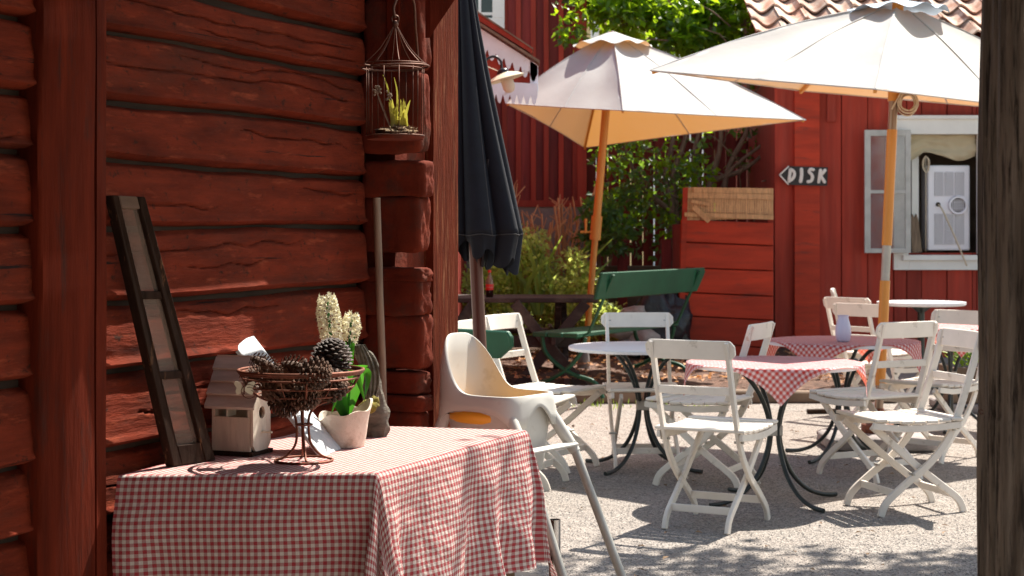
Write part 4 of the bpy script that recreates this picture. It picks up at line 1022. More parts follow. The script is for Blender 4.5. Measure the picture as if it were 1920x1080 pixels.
# ------------------------------------------------------------------ picnic table and bottle
pt0 = V3((-.03,14.7,0)); pn = thing('picnic_table', 'dark brown wooden picnic table with crossed legs before the bushes', 'picnic table', pt0)
mb = MB()
for k in range(5): mb.box(-.98,.72,14.28+k*.165,14.28+k*.165+.155,.735,.775)
mb.build('tabletop', m_darktimber, parent=pn, bev=.006)
for x in (-.66,.42):
    for s_ in (-1, 1):
        mb = MB(); mb.beam((x+.03*s_,14.68-s_*.62,.0),(x+.03*s_,14.68+s_*.28,.735), .05, .11, side=(1,0,0)); mb.build('leg', m_darktimber, parent=pn, bev=.004)
    mb = MB(); mb.box(x-.1,x-.06,14.0,15.36,.40,.50); mb.build('cross_beam', m_darktimber, parent=pn, bev=.004)
for x0, x1 in ((-.82,-.32),(.02,.62)):
    for s_ in (0,1):
        mb = MB(); a, b_ = (x0,x1) if s_ else (x1,x0); mb.beam((a,14.24+.04*s_,.0),(b_,14.24+.04*s_,.735), .045, .09, side=(0,1,0)); mb.build('diagonal_leg', m_darktimber, parent=pn, bev=.004)
mb = MB(); mb.box(-.8,.55,14.30,14.34,.36,.46); mb.build('end_beam', m_darktimber, parent=pn, bev=.004)
for y in (14.02,15.2):
    if y > 15:
        mb = MB(); mb.box(-.98,.72,y,y+.26,.42,.46); mb.build('seat_board', m_darktimber, parent=pn, bev=.006)
bb0 = P(918,560,14.45); bb0.z = .776
bt = thing('cola_bottle', 'small cola bottle with red label on the picnic table', 'bottle', bb0)
mb = MB(); mb.lathe([(.028,0),(.032,.01),(.031,.05),(.033,.06)], 20, c=bb0); mb.lathe([(.033,.066),(.031,.075),(.033,.08)], 20, c=bb0); mb.build('bottle_body', m_dark if False else m_bottle, parent=bt, smooth=40)
mb = MB(); mb.lathe([(.0335,.06),(.0338,.062),(.0338,.108),(.033,.11)], 20, c=bb0); mb.build('label_band', m_redlabel, parent=bt, smooth=40)
mb = MB(); mb.lathe([(.033,.110),(.031,.13),(.02,.165),(.0125,.19),(.012,.212)], 20, c=bb0); mb.build('bottle_neck', glass('clear bottle glass', (.8,.6,.45), (.5,.35,.25), .5), parent=bt, smooth=40)
mb = MB(); mb.lathe([(.014,.208),(.0145,.212),(.0145,.226),(.012,.229)], 20, c=bb0); mb.build('cap', m_redlabel, parent=bt, smooth=40)
def text_mesh(s_, size, name, mat, M_, parent, shear=0):
    cu = bpy.data.curves.new(name, 'FONT'); cu.body = s_; cu.size = size; cu.align_x = 'CENTER'; cu.align_y = 'CENTER'; cu.extrude = .0008; cu.shear = shear
    tmp = bpy.data.objects.new(name+'_tmp', cu); C.objects.link(tmp); dg = bpy.context.evaluated_depsgraph_get(); me = bpy.data.meshes.new_from_object(tmp.evaluated_get(dg)); bpy.data.objects.remove(tmp)
    mb = MB(); mb.add([M_(v_.co) for v_ in me.vertices], [tuple(p.vertices) for p in me.polygons]); return mb.build(name, mat, parent=parent)
text_mesh('Coca-Cola', .017, 'lettering', m_signwhite, lambda c: bb0+V3((.0345*math.sin(c.x/.034), -.0345*math.cos(c.x/.034)-.0006, .085+c.y)), bt, .3)

# ------------------------------------------------------------------ sacks, rocks, planters
mb = MB(); rock(mb, P(1232,612,16.2)+V3((0,0,-.1)), .34,.28,.42, n=22, seed=3, pw=2.6, amp=.35); tag(mb.build('black_sack', m_bag, loc=(1.37,16.2,.1), smooth=180), 'glossy black plastic sack slumped behind the green bench', 'sack')
for i, (px, py, r, lb) in enumerate(((1190,590,.10,'rounded pale stone on top of the heap left of the black sack'),(1165,615,.13,'broad stone at the lower left of the heap behind the bench'),(1205,635,.12,'stone lying low against the black sack'),(1178,650,.10,'smallest low stone at the foot of the heap'))):
    mb = MB(); p = P(px,py,15.9); rock(mb, p, r*1.2,r,r*.8, n=10, seed=i*4, pw=2.4, amp=.4); tag(mb.build('rock', m_stone, loc=p, smooth=50), lb, 'rock', 'stones heaped behind the bench')
pl0 = P(1822,760,12.8); pl0.z = 0
plt = thing('wooden_planter', 'low brown wooden planter box at the right beside the timber post', 'planter', pl0)
mb = MB()
for k in range(3): mb.box(pl0.x-.20,pl0.x+.3,12.6,12.63,.065+k*.09,.15+k*.09); mb.box(pl0.x-.20,pl0.x-.17,12.63,13.0,.065+k*.09,.15+k*.09)
mb.box(pl0.x-.17,pl0.x+.3,12.64,12.98,.07,.29); mb.build('box', m_timber, parent=plt, bev=.006)
mb = MB(); mb.box(pl0.x-.25,pl0.x+.4,12.5,13.1,0,.06); tag(mb.build('paving_slab', m_stone, loc=(pl0.x,12.8,0), bev=.01), 'pale stone slab under the wooden planter', 'slab')
plp = thing('planter_plant', 'leafy green plant with yellow blooms growing in the wooden planter', 'plant', pl0+V3((0,0,.3)))
mb = MB(); mf = MB()
for i in range(160):
    a = rnd(0,6.28); p = pl0+V3((rnd(-.14,.25),rnd(-.12,.1),.28)); h_ = rnd(.08,.3)
    mb.leaf(p+V3((0,0,h_*.5)), (math.cos(a)*.7,math.sin(a)*.7,rnd(.2,1.2)), (0,0,1), rnd(.07,.15), rnd(.025,.045))
for i in range(26): p = pl0+V3((rnd(-.06,.03),rnd(-.12,0),.29+rnd(.18,.30))); mf.leaf(p, (rnd(-1,1),rnd(-1,1),rnd(.2,1)), (0,0,1), .05, .03)
mb.build('leaves', m_grass, parent=plp); mf.build('blooms', m_yellow, parent=plp)
# ------------------------------------------------------------------ red cabin at right
DC = 17.3
def PX(px, d=DC): return (px-960)/F*d
def PZ(py, d=DC): return EYE-(py-HOR)/F*d
cab = thing('red_cabin', 'red board cabin with clay tile roof behind the right umbrella', 'cabin', (PX(1700), DC, 0))
x0 = PX(1452); wx0, wx1, wz0, wz1 = PX(1700), PX(1832), PZ(474), PZ(250)
mb = MB()
xs = [PX(1452), PX(1487)]; k = 0; x = PX(1535)
def vboard(mb, a, b_, z0, z1, y):
    mb.box(a+.004, b_-.004, y, y+.025, z0, z1)
bounds = [1535,1578,1627,1676,1728,1776,1823,1872,1920,1970,2020,2070,2120]
for i in range(len(bounds)-1):
    a, b_ = PX(bounds[i]), PX(bounds[i+1]); yy = DC+(.0 if i%2 else .010)
    if b_ > wx0 and a < wx1:
        a2, b2 = a, b_
        for (p, q) in ((a, min(b_, wx0)), (max(a, wx1), b_)):
            if q-p > .01: vboard(mb, p, q, .05, 3.25, yy)
        vboard(mb, max(a, wx0), min(b_, wx1), .05, wz0, yy); vboard(mb, max(a, wx0), min(b_, wx1), wz1, 3.25, yy)
    else: vboard(mb, a, b_, .05, 3.25, yy)
mb.box(PX(1452), wx0-.02, DC+.04, DC+.06, .05, 3.2); mb.box(wx1+.02, PX(2120), DC+.04, DC+.06, .05, 3.2)
mb.box(wx0-.02, wx1+.02, DC+.041, DC+.061, .05, wz0-.02); mb.box(wx0-.02, wx1+.02, DC+.041, DC+.061, wz1+.02, 3.2); mb.box(PX(1452), PX(1452)+.02, DC+.06, DC+4, .05, 3.6)
mb.build('wall', m_redwall, parent=cab, bev=.003)
mb = MB(); mb.box(PX(1452),PX(1488),DC-.03,DC+.03,.02,3.2); mb.build('corner_board', m_redwall, parent=cab, bev=.004)
mb = MB(); mb.box(PX(1487),PX(1534),DC-.09,DC+.02,.02,3.2); mb.build('corner_board', m_redpanel, parent=cab, bev=.004)
mb = MB(); mb.box(PX(1550),PX(1566),DC-.03,DC-.002,PZ(228),PZ(120)); mb.build('short_batten', m_redwall, parent=cab)
mb = MB(); mb.box(PX(1500),PX(2120),DC+.0-.02,DC+.06,0,.05); mb.build('sill_beam', m_stone, parent=cab)
# roof of pantiles
mb = MB(); ex0 = PX(1418,16.7); ez = PZ(72,16.7); sl_ = math.tan(R(27)); rows = 11; cols = 26; tw, tl = .27, .38
base_f = 0
for r_ in range(rows):
    for c_ in range(cols):
        jx, jz = rnd(-.008,.008), rnd(-.006,.006)
        def tf(i, j, r_=r_, c_=c_):
            X = ex0+(c_+i*1.10)*tw+jx; yl = (r_+j*1.14)*tl; S = .045*math.cos(2*math.pi*(i*.98)-.2)*(1.0)
            return (X, 16.7+yl*math.cos(R(27)), ez+yl*math.sin(R(27))+S+.045*(1-j)+jz)
        mb.grid(tf, 10, 2)
        n_ = len(mb.v)
        vs = [tf(i/10, 0) for i in range(11)]; mb.add(vs+[(p[0], p[1]+.01, p[2]-.018) for p in vs], [(i+1, i, 11+i, 12+i) for i in range(10)])
rf = mb.build('roof', m_tile, parent=cab, smooth=70)
mb = MB(); mb.hexa([(ex0+.05,16.78,ez-.06),(ex0+5.6,16.78,ez-.06),(ex0+5.6,20.2,ez-.06+3.42*sl_),(ex0+.05,20.2,ez-.06+3.42*sl_),(ex0+.05,16.78,ez-.03),(ex0+5.6,16.78,ez-.03),(ex0+5.6,20.2,ez-.03+3.42*sl_),(ex0+.05,20.2,ez-.03+3.42*sl_)]); mb.build('roof_boards', m_redwall, parent=cab)
mb = MB(); mb.box(ex0+.06, ex0+5.6, 16.74, 16.778, ez-.16, ez-.03); mb.build('fascia', m_redpanel, parent=cab)
# window of the cabin
win = MB()
win.box(PX(1674),wx0+.01,DC-.045,DC+.03,PZ(506),PZ(222)); win.box(wx1,PX(1846),DC-.046,DC+.03,PZ(476),PZ(222)); win.box(PX(1674),PX(1846),DC-.055,DC+.03,PZ(252),PZ(217))
win.box(wx0+.01,PX(1846),DC-.044,DC+.03,PZ(506),PZ(478)); win.box(PX(1690),PX(1846),DC-.075,DC+.02,PZ(488),PZ(478)); win.box(PX(1668),PX(1850),DC-.085,DC+.0,PZ(224),PZ(217))
cas = win.build('window_casing', m_white, parent=cab, bev=.003)
mb = MB(); mb.box(wx0-.1,wx1+.2,DC+.62,DC+.65,wz0-.3,wz1+.2); mb.box(wx0-.12,wx0-.1,DC+.05,DC+.65,wz0-.3,wz1+.2); mb.box(wx1+.2,wx1+.22,DC+.05,DC+.65,wz0-.3,wz1+.2); mb.box(wx0-.1,wx1+.2,DC+.05,DC+.62,wz0-.04,wz0-.005); mb.box(wx0-.1,wx1+.2,DC+.05,DC+.62,wz1+.16,wz1+.2)
mb.build('window_recess', mk('recess boards', (.22,.16,.12), .9, .3, 6), parent=cab)
mb = MB(); mb.box(PX(1714),PX(1727),DC+.1,DC+.14,wz0,wz1); mb.build('inner_window_post', m_white, parent=cab)
mb = MB()
def curt(i, j):
    x = wx0+(wx1-wx0)*i; z = wz1-(.01+j*(.235+.03*math.sin(i*9+1)-.05*max(0, 1-abs(i-.25)/.18)))
    return (x, DC+.045+.02*math.sin(j*9+i*5)*j+.015*nz(i*6, j*5), z)
mb.grid(curt, 50, 26); o_ = mb.build('roller_curtain', m_curtain, parent=cab, smooth=180); q_ = o_.modifiers.new('t','SOLIDIFY'); q_.thickness = .006
# open casement
sh = MB(); sy0, sy1 = DC-.14, DC-.11; sx0, sx1, sz0, sz1 = PX(1616), PX(1702), PZ(474), PZ(245)
sh.box(sx0,sx0+.06,sy0,sy1,sz0,sz1); sh.box(sx1-.055,sx1,sy0+.001,sy1,sz0,sz1); sh.box(sx0+.06,sx1-.055,sy0,sy1,sz0,sz0+.045); sh.box(sx0+.06,sx1-.055,sy0,sy1,sz1-.06,sz1)
cs = sh.build('open_casement', m_greywood, parent=cab, bev=.003)
mb = MB(); mb.box(sx0+.06,sx1-.055,sy0+.004,sy1-.002,PZ(363),PZ(357)); mb.build('glazing_bar', m_greywood, parent=cs)
for za, zb in ((sz0+.045,PZ(363)),(PZ(357),sz1-.06)):
    mb = MB(); mb.box(sx0+.06,sx1-.055,sy0+.012,sy0+.016,za,zb); mb.build('pane', glass('casement pane', (.92,.93,.95), (.6,.62,.68), .12), parent=cs)
# portable air conditioner
ax0, ax1, az0, az1 = PX(1744), PX(1824), PZ(470), PZ(309); ay = DC+.10
ac = thing('air_conditioner', 'white portable air conditioner standing in the cabin window', 'air conditioner', ((ax0+ax1)/2, ay+.15, az0))
mb = MB(); mb.box(ax0,ax1,ay,ay+.3,az0,az1); mb.build('body', m_acplastic, parent=ac, bev=.018, seg=3)
W_ = ax1-ax0
def acx(q): return ax0+W_*q
def acz(q): return az1-(az1-az0)*q
for r0, r1 in ((.08,.36),(.57,.93)):
    for c0, c1 in ((.16,.37),(.40,.61),(.64,.86)):
        mb = MB(); mb.box(acx(c0),acx(c1),ay-.004,ay+.004,acz(r1),acz(r0)); g = mb.build('vent_panel', m_acgrille, parent=ac)
        mb = MB(); nn_ = int((r1-r0)*60)
        for i in range(nn_): z = acz(r0+(r1-r0)*(i+.5)/nn_); mb.box(acx(c0),acx(c1),ay-.012,ay-.005,z-.0045,z+.0035)
        mb.build('slats', m_acplastic, parent=ac)
hcx, hcz = acx(.70), acz(.47)
Mx = Matrix.Rotation(R(90), 3, 'X')
mb = MB(); mb.lathe([(.072,-.005),(.098,-.005),(.098,.03),(.092,.045),(.078,.045),(.072,.03)], 40, M=Mx, c=(hcx,ay,hcz), cap=False); mb.build('hose_collar', m_acplastic, parent=ac, smooth=40)
mb = MB(); mb.lathe([(.071,.0),(.071,.012)], 30, M=Mx, c=(hcx,ay,hcz)); mb.build('hose_port', m_dark, parent=ac)
mb = MB()
for i in range(-3,4): mb.box(hcx+i*.018-.003,hcx+i*.018+.003,ay-.022,ay-.013,hcz-.06,hcz+.06)
for i in range(-1,2): mb.box(hcx-.06,hcx+.06,ay-.028,ay-.0225,hcz+i*.03-.002,hcz+i*.03+.002)
mb.build('port_grille', m_acplastic, parent=ac)
mb = MB(); p0 = V3((acx(.24),ay-.01,acz(.46))); mb.lathe([(.022,-.004),(.022,.012),(.012,.012)], 20, M=Mx, c=p0+V3((0,.004,0))); mb.build('drain_port', m_dark, parent=ac)
mb = MB(); mb.tube(spl([p0, p0+V3((.03,-.06,-.06)), V3((PX(1785),ay-.17,PZ(440))), V3((PX(1806),ay-.24,PZ(498)))], 6), .0085, 8); mb.build('drain_hose', m_ropecol, parent=ac, smooth=180)
rpx = PX(1737)
mb = MB(); mb.tube([(rpx,DC+.03,PZ(292)),(rpx+.003,DC+.03,PZ(380)),(rpx,DC+.03,PZ(472))], .0045, 6)
for k in (-1,0,1): mb.tube(spl([(rpx,DC+.025,PZ(292)),(rpx+.028+.008*k,DC+.02,PZ(300)),(rpx+.026+.008*k,DC+.02,PZ(316)),(rpx,DC+.02,PZ(324)),(rpx-.026+.006*k,DC+.02,PZ(314)),(rpx-.024+.006*k,DC+.02,PZ(300)),(rpx,DC+.025,PZ(292))],5), .0035, 6)
tag(mb.build('looped_cord', m_ropecol, loc=(rpx,DC,PZ(292)), smooth=180), 'looped pale cord hanging in the cabin window left of the air conditioner', 'cord')
for i, (a, b_, lb) in enumerate(((1707,1722,'left split wooden slab leaning in the cabin window'),(1714,1729,'right split wooden slab leaning in the cabin window'))):
    mb = MB(); p = [P(a+4,473,DC+.02+.03*i),P(b_,473,DC+.02+.03*i),P(b_-7,412,DC+.05+.03*i),P(b_-11,401,DC+.05+.03*i),P(a-1,410,DC+.05+.03*i)]; mb.prism(p, (0,.025,0)); tag(mb.build('wood_slab', m_stick, loc=p[0]), lb, 'wood', 'wooden slabs in the cabin window')
# DISK sign
sy = DC-.12
sg = thing('disk_sign', 'small black arrow board hand lettered DISK on the cabin corner', 'sign', (PX(1502), sy, PZ(330)))
def SP(zx, zy): return V3((PX(1440+zx/9), sy, PZ(280+zy/9)))
mb = MB(); mb.prism([SP(318,290),SP(150,440),SP(310,605),SP(962,622),SP(975,310)], (0,.018,0)); mb.build('board', m_black, parent=sg)
def stroke(name, paths, r):
    mb = MB()
    for pth in paths:
        pts = spl([SP(*q)+V3((0,-.002,0)) for q in pth], 5)
        n0 = len(mb.v); mb.tube(pts, r, 8)
        for e in (pts[0], pts[-1]): rock(mb, e, r,r,r, n=5, pw=2, amp=0)
        for i in range(n0, len(mb.v)): mb.v[i].y = sy+(mb.v[i].y-sy)*.2-.001
    mb.build(name, m_signwhite, parent=sg, smooth=180)
stroke('arrow_mark', [[(312,300),(165,438)],[(165,438),(306,592)]], .0075)
stroke('letter', [[(345,345),(320,540)],[(345,345),(400,380),(412,440),(380,505),(320,545)]], .0165)
stroke('letter', [[(530,345),(532,420),(528,470),(515,545)]], .0185)
stroke('letter', [[(728,350),(680,345),(660,390),(700,430),(715,480),(690,540),(640,552)]], .0165)
stroke('letter', [[(850,360),(820,555)],[(925,360),(840,460)],[(850,450),(915,555)]], .0165)

# ------------------------------------------------------------------ plank compost screen
DP = 16.2
ps = thing('plank_screen', 'bright red horizontal plank screen with a frayed reed panel on top', 'screen', (PX(1365,DP), DP, 0))
edges = [(412,418),(455,462),(503,509),(549,557),(593,602),(640,655),(690,700)]
for i in range(len(edges)-1):
    (a0,a1),(c0_,c1_) = edges[i], edges[i+1]
    mb = MB(); L0 = 1277-i*1.5; r0 = 1450
    p = [P(L0,c0_-2,DP),P(r0,c1_-2,DP),P(r0,a1,DP),P(L0,a0,DP)]; mb.prism(p, (0,.035,0)); 
    if p[0].z > -.05: mb.build('plank', m_redpanel, parent=ps, bev=.006)
mb = MB(); mb.prism([P(1270,690,DP-.04),P(1281,690,DP-.04),P(1290,352,DP-.04),P(1281,352,DP-.04)], (0,.04,0)); mb.prism([P(1440,700,DP+.04),P(1450,700,DP+.04),P(1450,352,DP+.04),P(1440,352,DP+.04)], (0,.04,0)); mb.build('frame_post', m_redpanel, parent=ps)
mb = MB(); mb.box(PX(1277,DP),PX(1450,DP),DP+.06,DP+.9,0,1.4); mb.build('heap_box', m_redwall_dark, parent=ps)
mb = MB()
for i in range(38):
    a = 1283+i*4.4; y0 = 413-3*(i/38); tt = 351+rnd(-.6,.8)+4*i/38; mb.hexa([P(a,y0,DP-.02),P(a+4.0,y0,DP-.02),P(a+4.0,y0,DP+.0),P(a,y0,DP+.0),P(a+rnd(-.3,.3),tt,DP-.02),P(a+4,tt,DP-.02),P(a+4,tt,DP),P(a,tt,DP)])
mb.beam(P(1284,366,DP-.03),P(1450,369,DP-.03),.012,.05,side=(0,1,0)); mb.beam(P(1300,356,DP-.03),P(1450,358,DP-.03),.01,.05,side=(0,1,0)); mb.build('reed_panel', m_reed, parent=ps)
mb = MB(); mb.beam(P(1283,402,DP-.05),P(1450,408,DP-.05),.02,.04,side=(0,1,0)); mb.beam(P(1300,388,DP-.06),P(1330,415,DP-.07),.02,.05,side=(0,1,0)); mb.beam(P(1296,377,DP-.06),P(1334,384,DP-.06),.02,.03,side=(0,1,0)); mb.build('loose_slat', m_reed, parent=ps)

# ------------------------------------------------------------------ fence behind the lilac
DF = 19.2
fn_ = thing('picket_fence', 'dark red picket fence with gaps behind the lilac stems', 'fence', (PX(1280,DF), DF, 0))
mb = MB(); x = PX(1098,DF); i = 0
while x < PX(1462,DF):
    w_ = rnd(.10,.125); mb.box(x, x+w_, DF+rnd(0,.01), DF+.03, .3, 2.45+rnd(-.02,.02)); x += w_+rnd(.006,.022); i += 1
mb.build('pickets', m_redwall_dark, parent=fn_)
mb = MB(); mb.box(PX(1095,DF),PX(1465,DF),DF+.032,DF+.08,2.25,2.35); mb.box(PX(1095,DF),PX(1465,DF),DF+.032,DF+.08,1.1,1.2); mb.box(PX(1095,DF),PX(1465,DF),DF+.032,DF+.08,.4,.5); mb.build('rails', m_redwall_dark, parent=fn_)
rw = thing('retaining_wall', 'low dark timber retaining wall behind the green bench', 'retaining wall', (PX(1200,17.6), 17.6, 0))
mb = MB()
for k in range(4): mb.box(PX(1090,17.6),PX(1290,17.6),17.6+.02*k,17.85,.1+k*.22,.1+k*.22+.21)
mb.build('beams', m_timber, parent=rw, bev=.01)
for px in (1158,1240):
    mb = MB(); mb.box(PX(px,17.5),PX(px,17.5)+.1,17.46,17.57,0,1.25); mb.build('post', m_redwall_dark, parent=rw, bev=.006)

# ------------------------------------------------------------------ red barn behind, hood and lamp
DB = 18.4
barn = thing('red_barn', 'tall dark red board and batten barn behind the left umbrella', 'barn', (PX(990,DB), DB, 0))
mb = MB(); zb = PZ(388,DB)
xs_ = [840,868,893,918,946,972,1000,1024,1052,1078,1098]
mb.box(PX(800,DB),PX(1100,DB),DB+.04,DB+.2,zb,4.25)
for i in range(len(xs_)-1): mb.box(PX(xs_[i],DB)+.006,PX(xs_[i+1],DB)-.006,DB+.012,DB+.038,zb,4.25)
mb.box(PX(1098,DB)-.01,PX(1098,DB)+.02,DB+.2,DB+5,zb,4.25)
mb.build('wall', m_redwall_dark, parent=barn)
mb = MB()
for p in xs_[:-1]: mb.box(PX(p,DB)-.028,PX(p,DB)+.028,DB-.018,DB+.011,zb,4.25)
mb.build('battens', m_redwall, parent=barn, bev=.004)
mb = MB(); mb.box(PX(1082,DB),PX(1100,DB),DB-.03,DB+.01,zb,4.25); mb.build('corner_board', m_redwall, parent=barn, bev=.004)
mb = MB(); mb.grid(lambda i, j: (PX(800,DB)+i*(PX(1104,DB)-PX(800,DB)), DB-.04+.03*nz(i*9,j*5), 0+zb*j), 40, 20); mb.box(PX(800,DB),PX(1102,DB),DB-.02,DB+.3,0,zb-.002); mb.build('foundation', m_foundation, parent=barn, smooth=50)
mb = MB(); mb.box(PX(800,DB),PX(1102,DB),DB-.06,DB+.02,zb-.0,zb+.07); mb.build('drip_board', m_redwall, parent=barn)
wz, wt = PZ(38,DB), PZ(-120,DB)
mb = MB(); a, b_ = PX(862,DB), PX(946,DB)
mb.box(a,b_,DB-.05,DB-.02,wz-.1,wz+.02); mb.box(b_-.13,b_,DB-.051,DB-.02,wz+.02,wt); mb.box(a,a+.08,DB-.051,DB-.02,wz+.02,wt); wf = mb.build('window', m_white, parent=barn, bev=.003)
mb = MB(); mb.box(a+.08,b_-.13,DB-.03,DB-.028,wz+.02,wt); pn_ = mk('window reflection glass', (.03,.045,.04), .08, .3, 4); mb.build('pane', pn_, parent=wf)
mb = MB(); mb.box((a+b_-.05)/2-.015,(a+b_-.05)/2+.015,DB-.045,DB-.031,wz+.02,wt)
for k in range(3): mb.box(a+.08,b_-.13,DB-.044,DB-.031,wz+.05+k*.3,wz+.08+k*.3)
mb.build('glazing_bars', m_white, parent=wf)
# left wing wall running away along the left
wing = thing('side_wing', 'red board wall running back along the left behind the black umbrella', 'building', (-.5,15,0))
mb = MB()
for k in range(34): mb.box(-.62,-.5+(.012 if k%2 else 0),11.0+k*.215,11.0+k*.215+.209,0,3.4)
mb.build('wall', m_redwall, parent=wing, bev=.004)
# hood with carved fretwork
DH = 13.0
hd = thing('carved_hood', 'white fretwork hood with scalloped teeth over the side door', 'hood', (-.4,DH,PZ(190,DH)))
def teeth(mb, top, bot_l, n, y, th):         # top: two points; lower edge teeth
    pass
def HP(px, py, dy=0): return P(px, py, DH+dy)
def fret(mb, tl_, tr_, bl_, br_, n, depth, y=0, cut=.55):
    # board between top edge tl-tr and base edge bl-br, with n pointed teeth below
    q = lambda a, b_, s_: (a[0]+(b_[0]-a[0])*s_, a[1]+(b_[1]-a[1])*s_)
    for i in range(n):
        s0, s1 = i/n, (i+1)/n; b0_, b1_ = q(bl_, br_, s0), q(bl_, br_, s1); t0, t1 = q(tl_, tr_, s0), q(tl_, tr_, s1); sm_ = q(bl_, br_, (s0+s1)/2)
        w_ = b1_[0]-b0_[0]
        poly = [t0, t1, b1_, (sm_[0]+w_*.36, sm_[1]+depth*.35), (sm_[0]+w_*.2, sm_[1]+depth*.85), (sm_[0], sm_[1]+depth), (sm_[0]-w_*.2, sm_[1]+depth*.85), (sm_[0]-w_*.36, sm_[1]+depth*.35), b0_]
        mb.prism([HP(*p, y) for p in reversed(poly)], (0,.022,0))
m_fret = mk('white fretwork paint', (.76,.81,.9), .6, .08, 6, (1,1,1), .3, .003, 20, patches=[((.5,.45,.4), 9, .6, .7, (1,1,1))])
mb = MB(); fret(mb, (852,148),(1008,157),(852,172),(1008,180), 12, 17); mb.build('lower_valance', m_fret, parent=hd)
mb = MB(); fret(mb, (852,22),(1008,122),(852,62),(1008,160-20), 10, 17, y=.03)
mb.prism([HP(*p,.03) for p in ((994,171),(1009,171),(1009,124),(994,114))], (0,.022,0)); mb.build('gable_valance', m_fret, parent=hd)
mb = MB(); mb.prism([HP(*p,.06) for p in ((855,150),(1000,155),(1000,118),(855,30))], (0,.02,0)); mb.build('infill_board', m_redwall, parent=hd)
mb = MB()
for a, b_, th, y0, y1, m_ in (((848,14),(1012,118),5,-.04,.9,m_oldtop),):
    mb.prism([HP(a[0],a[1],y0),HP(a[0],a[1]-th,y0),HP(b_[0],b_[1]-th,y0),HP(b_[0],b_[1],y0)], (0,y1-y0,0))
mb.build('verge_board', m_oldtop, parent=hd)
mb = MB(); mb.prism([HP(848,8,-.02),HP(848,-6,-.02),HP(998,92,-.02),HP(998,101,-.02)], (0,.94,0)); mb.build('roof', m_redwall, parent=hd)
mb = MB(); mb.prism([HP(848,-7,-.03),HP(848,-11,-.03),HP(1000,90,-.03),HP(1000,93,-.03)], (0,.96,0)); mb.build('roof_edge', m_oldtop, parent=hd)
mb = MB(); fret(mb, (852,148),(1008,157),(852,172),(1008,180), 12, 17, y=.85); mb.build('back_valance', m_fret, parent=hd)
# gooseneck lamp
lc = P(948,146,12.5); lp = thing('wall_lamp', 'cream enamel gooseneck lamp with glass jar in front of the hood', 'lamp', lc)
Ml = Matrix.Rotation(R(-16), 3, 'Y')
mb = MB(); mb.lathe([(.135,-.012),(.14,-.006),(.10,.018),(.05,.036),(.03,.04),(.026,.036),(.05,.028),(.10,.008),(.135,-.014)], 40, M=Ml, c=lc, cap=False); mb.build('shade', m_enamel, parent=lp, smooth=60)
mb = MB(); mb.lathe([(.042,.03),(.045,.05),(.03,.068),(.012,.072)], 20, M=Ml, c=lc+V3((-.008,0,0))); mb.build('cap', m_blackmetal, parent=lp, smooth=60)
mg = mk('frosted jar glass', (.75,.68,.58), .25, .05, 4); translucent(mg, (.9,.8,.65), .5)
mb = MB(); mb.lathe([(.045,-.0),(.046,-.04),(.044,-.075),(.034,-.098),(.012,-.108)], 24, M=Ml, c=lc+V3((.006,0,-.004))); mb.build('jar', mg, parent=lp, smooth=180)
mb = MB(); top_ = lc+V3((-.03,0,.065)); mb.tube(spl([top_, lc+V3((-.035,0,.12)), lc+V3((-.075,0,.155)), lc+V3((-.125,0,.145)), lc+V3((-.2,0,.09)), V3((-.49,12.5,lc.z+.02))], 6), .010, 8); mb.build('arm', m_blackmetal, parent=lp, smooth=180)
mb = MB(); mb.tube([lc+V3((-.02,0,.035)), lc+V3((-.165,0,.095))], .004, 6); mb.build('stay', m_enamel, parent=lp)

# ------------------------------------------------------------------ far houses
fh = thing('yellow_house', 'pale yellow plastered house glimpsed left above the lilac', 'house', (3,30,0))
mb = MB(); mb.box(1.3,2.45,30,34,0,9); mb.build('wall', m_plasterY, parent=fh)
mb = MB(); mb.box(1.38,1.52,29.9,30,0,9); mb.build('drainpipe', m_white, parent=fh)
fh2 = thing('pale_house', 'pale bluish house front beyond the lilac and the picket fence', 'house', (5,36,0))
mb = MB(); mb.box(2.2,7.5,36,42,0,10); mb.build('wall', m_pale, parent=fh2)
mb = MB(); mb.box(2.0,7.7,35.7,42.2,10,10.3); mb.build('roof', m_tile, parent=fh2)
for x in (2.8,4.4,6.0):
    mb = MB(); mb.box(x,x+.8,35.95,36.0,2.5,4.0); w_ = mb.build('window', pn_, parent=fh2)

# ------------------------------------------------------------------ vegetation
def cluster(mb, c, r, n, L, W_, squash=1, up=.3, shell=.5):
    c = V3(c)
    for i in range(n):
        while True:
            q = V3((rnd(-1,1),rnd(-1,1),rnd(-1,1)))
            if shell < q.length < 1: break
            if q.length < 1 and random.random() < .35: break
        p = c+V3((q.x*r, q.y*r, q.z*r*squash)); d = (q+V3((rnd(-1,1),rnd(-1,1),rnd(-1,1)-up))).normalized()
        mb.leaf(p, d, (rnd(-1,1),rnd(-1,1),rnd(.0,1.4)), L*rnd(.6,1.25), W_*rnd(.6,1.25), .18)
DT = 18.25
li = thing('lilac_tree', 'many stemmed lilac with bright green leaves between barn and cabin', 'tree', P(1240,520,DT)+V3((0,0,-.8)))
stems = [ [(1238,600),(1248,500),(1262,400),(1248,330),(1262,250),(1235,150),(1225,40),(1235,-100)],
 [(1240,600),(1240,500),(1268,420),(1262,330),(1285,260),(1300,150),(1295,20),(1310,-120)],
 [(1246,600),(1262,500),(1300,440),(1330,350),(1352,260),(1345,150),(1330,30),(1340,-120)],
 [(1250,600),(1290,480),(1345,400),(1368,310),(1405,230),(1400,120),(1395,0)],
 [(1330,560),(1350,420),(1362,330),(1430,270),(1448,240)],
 [(1262,400),(1205,350),(1180,300),(1150,210),(1120,100)], [(1330,340),(1400,315),(1450,268)], [(1300,560),(1320,400),(1300,300),(1330,200),(1390,90),(1420,20)]]
mb = MB()
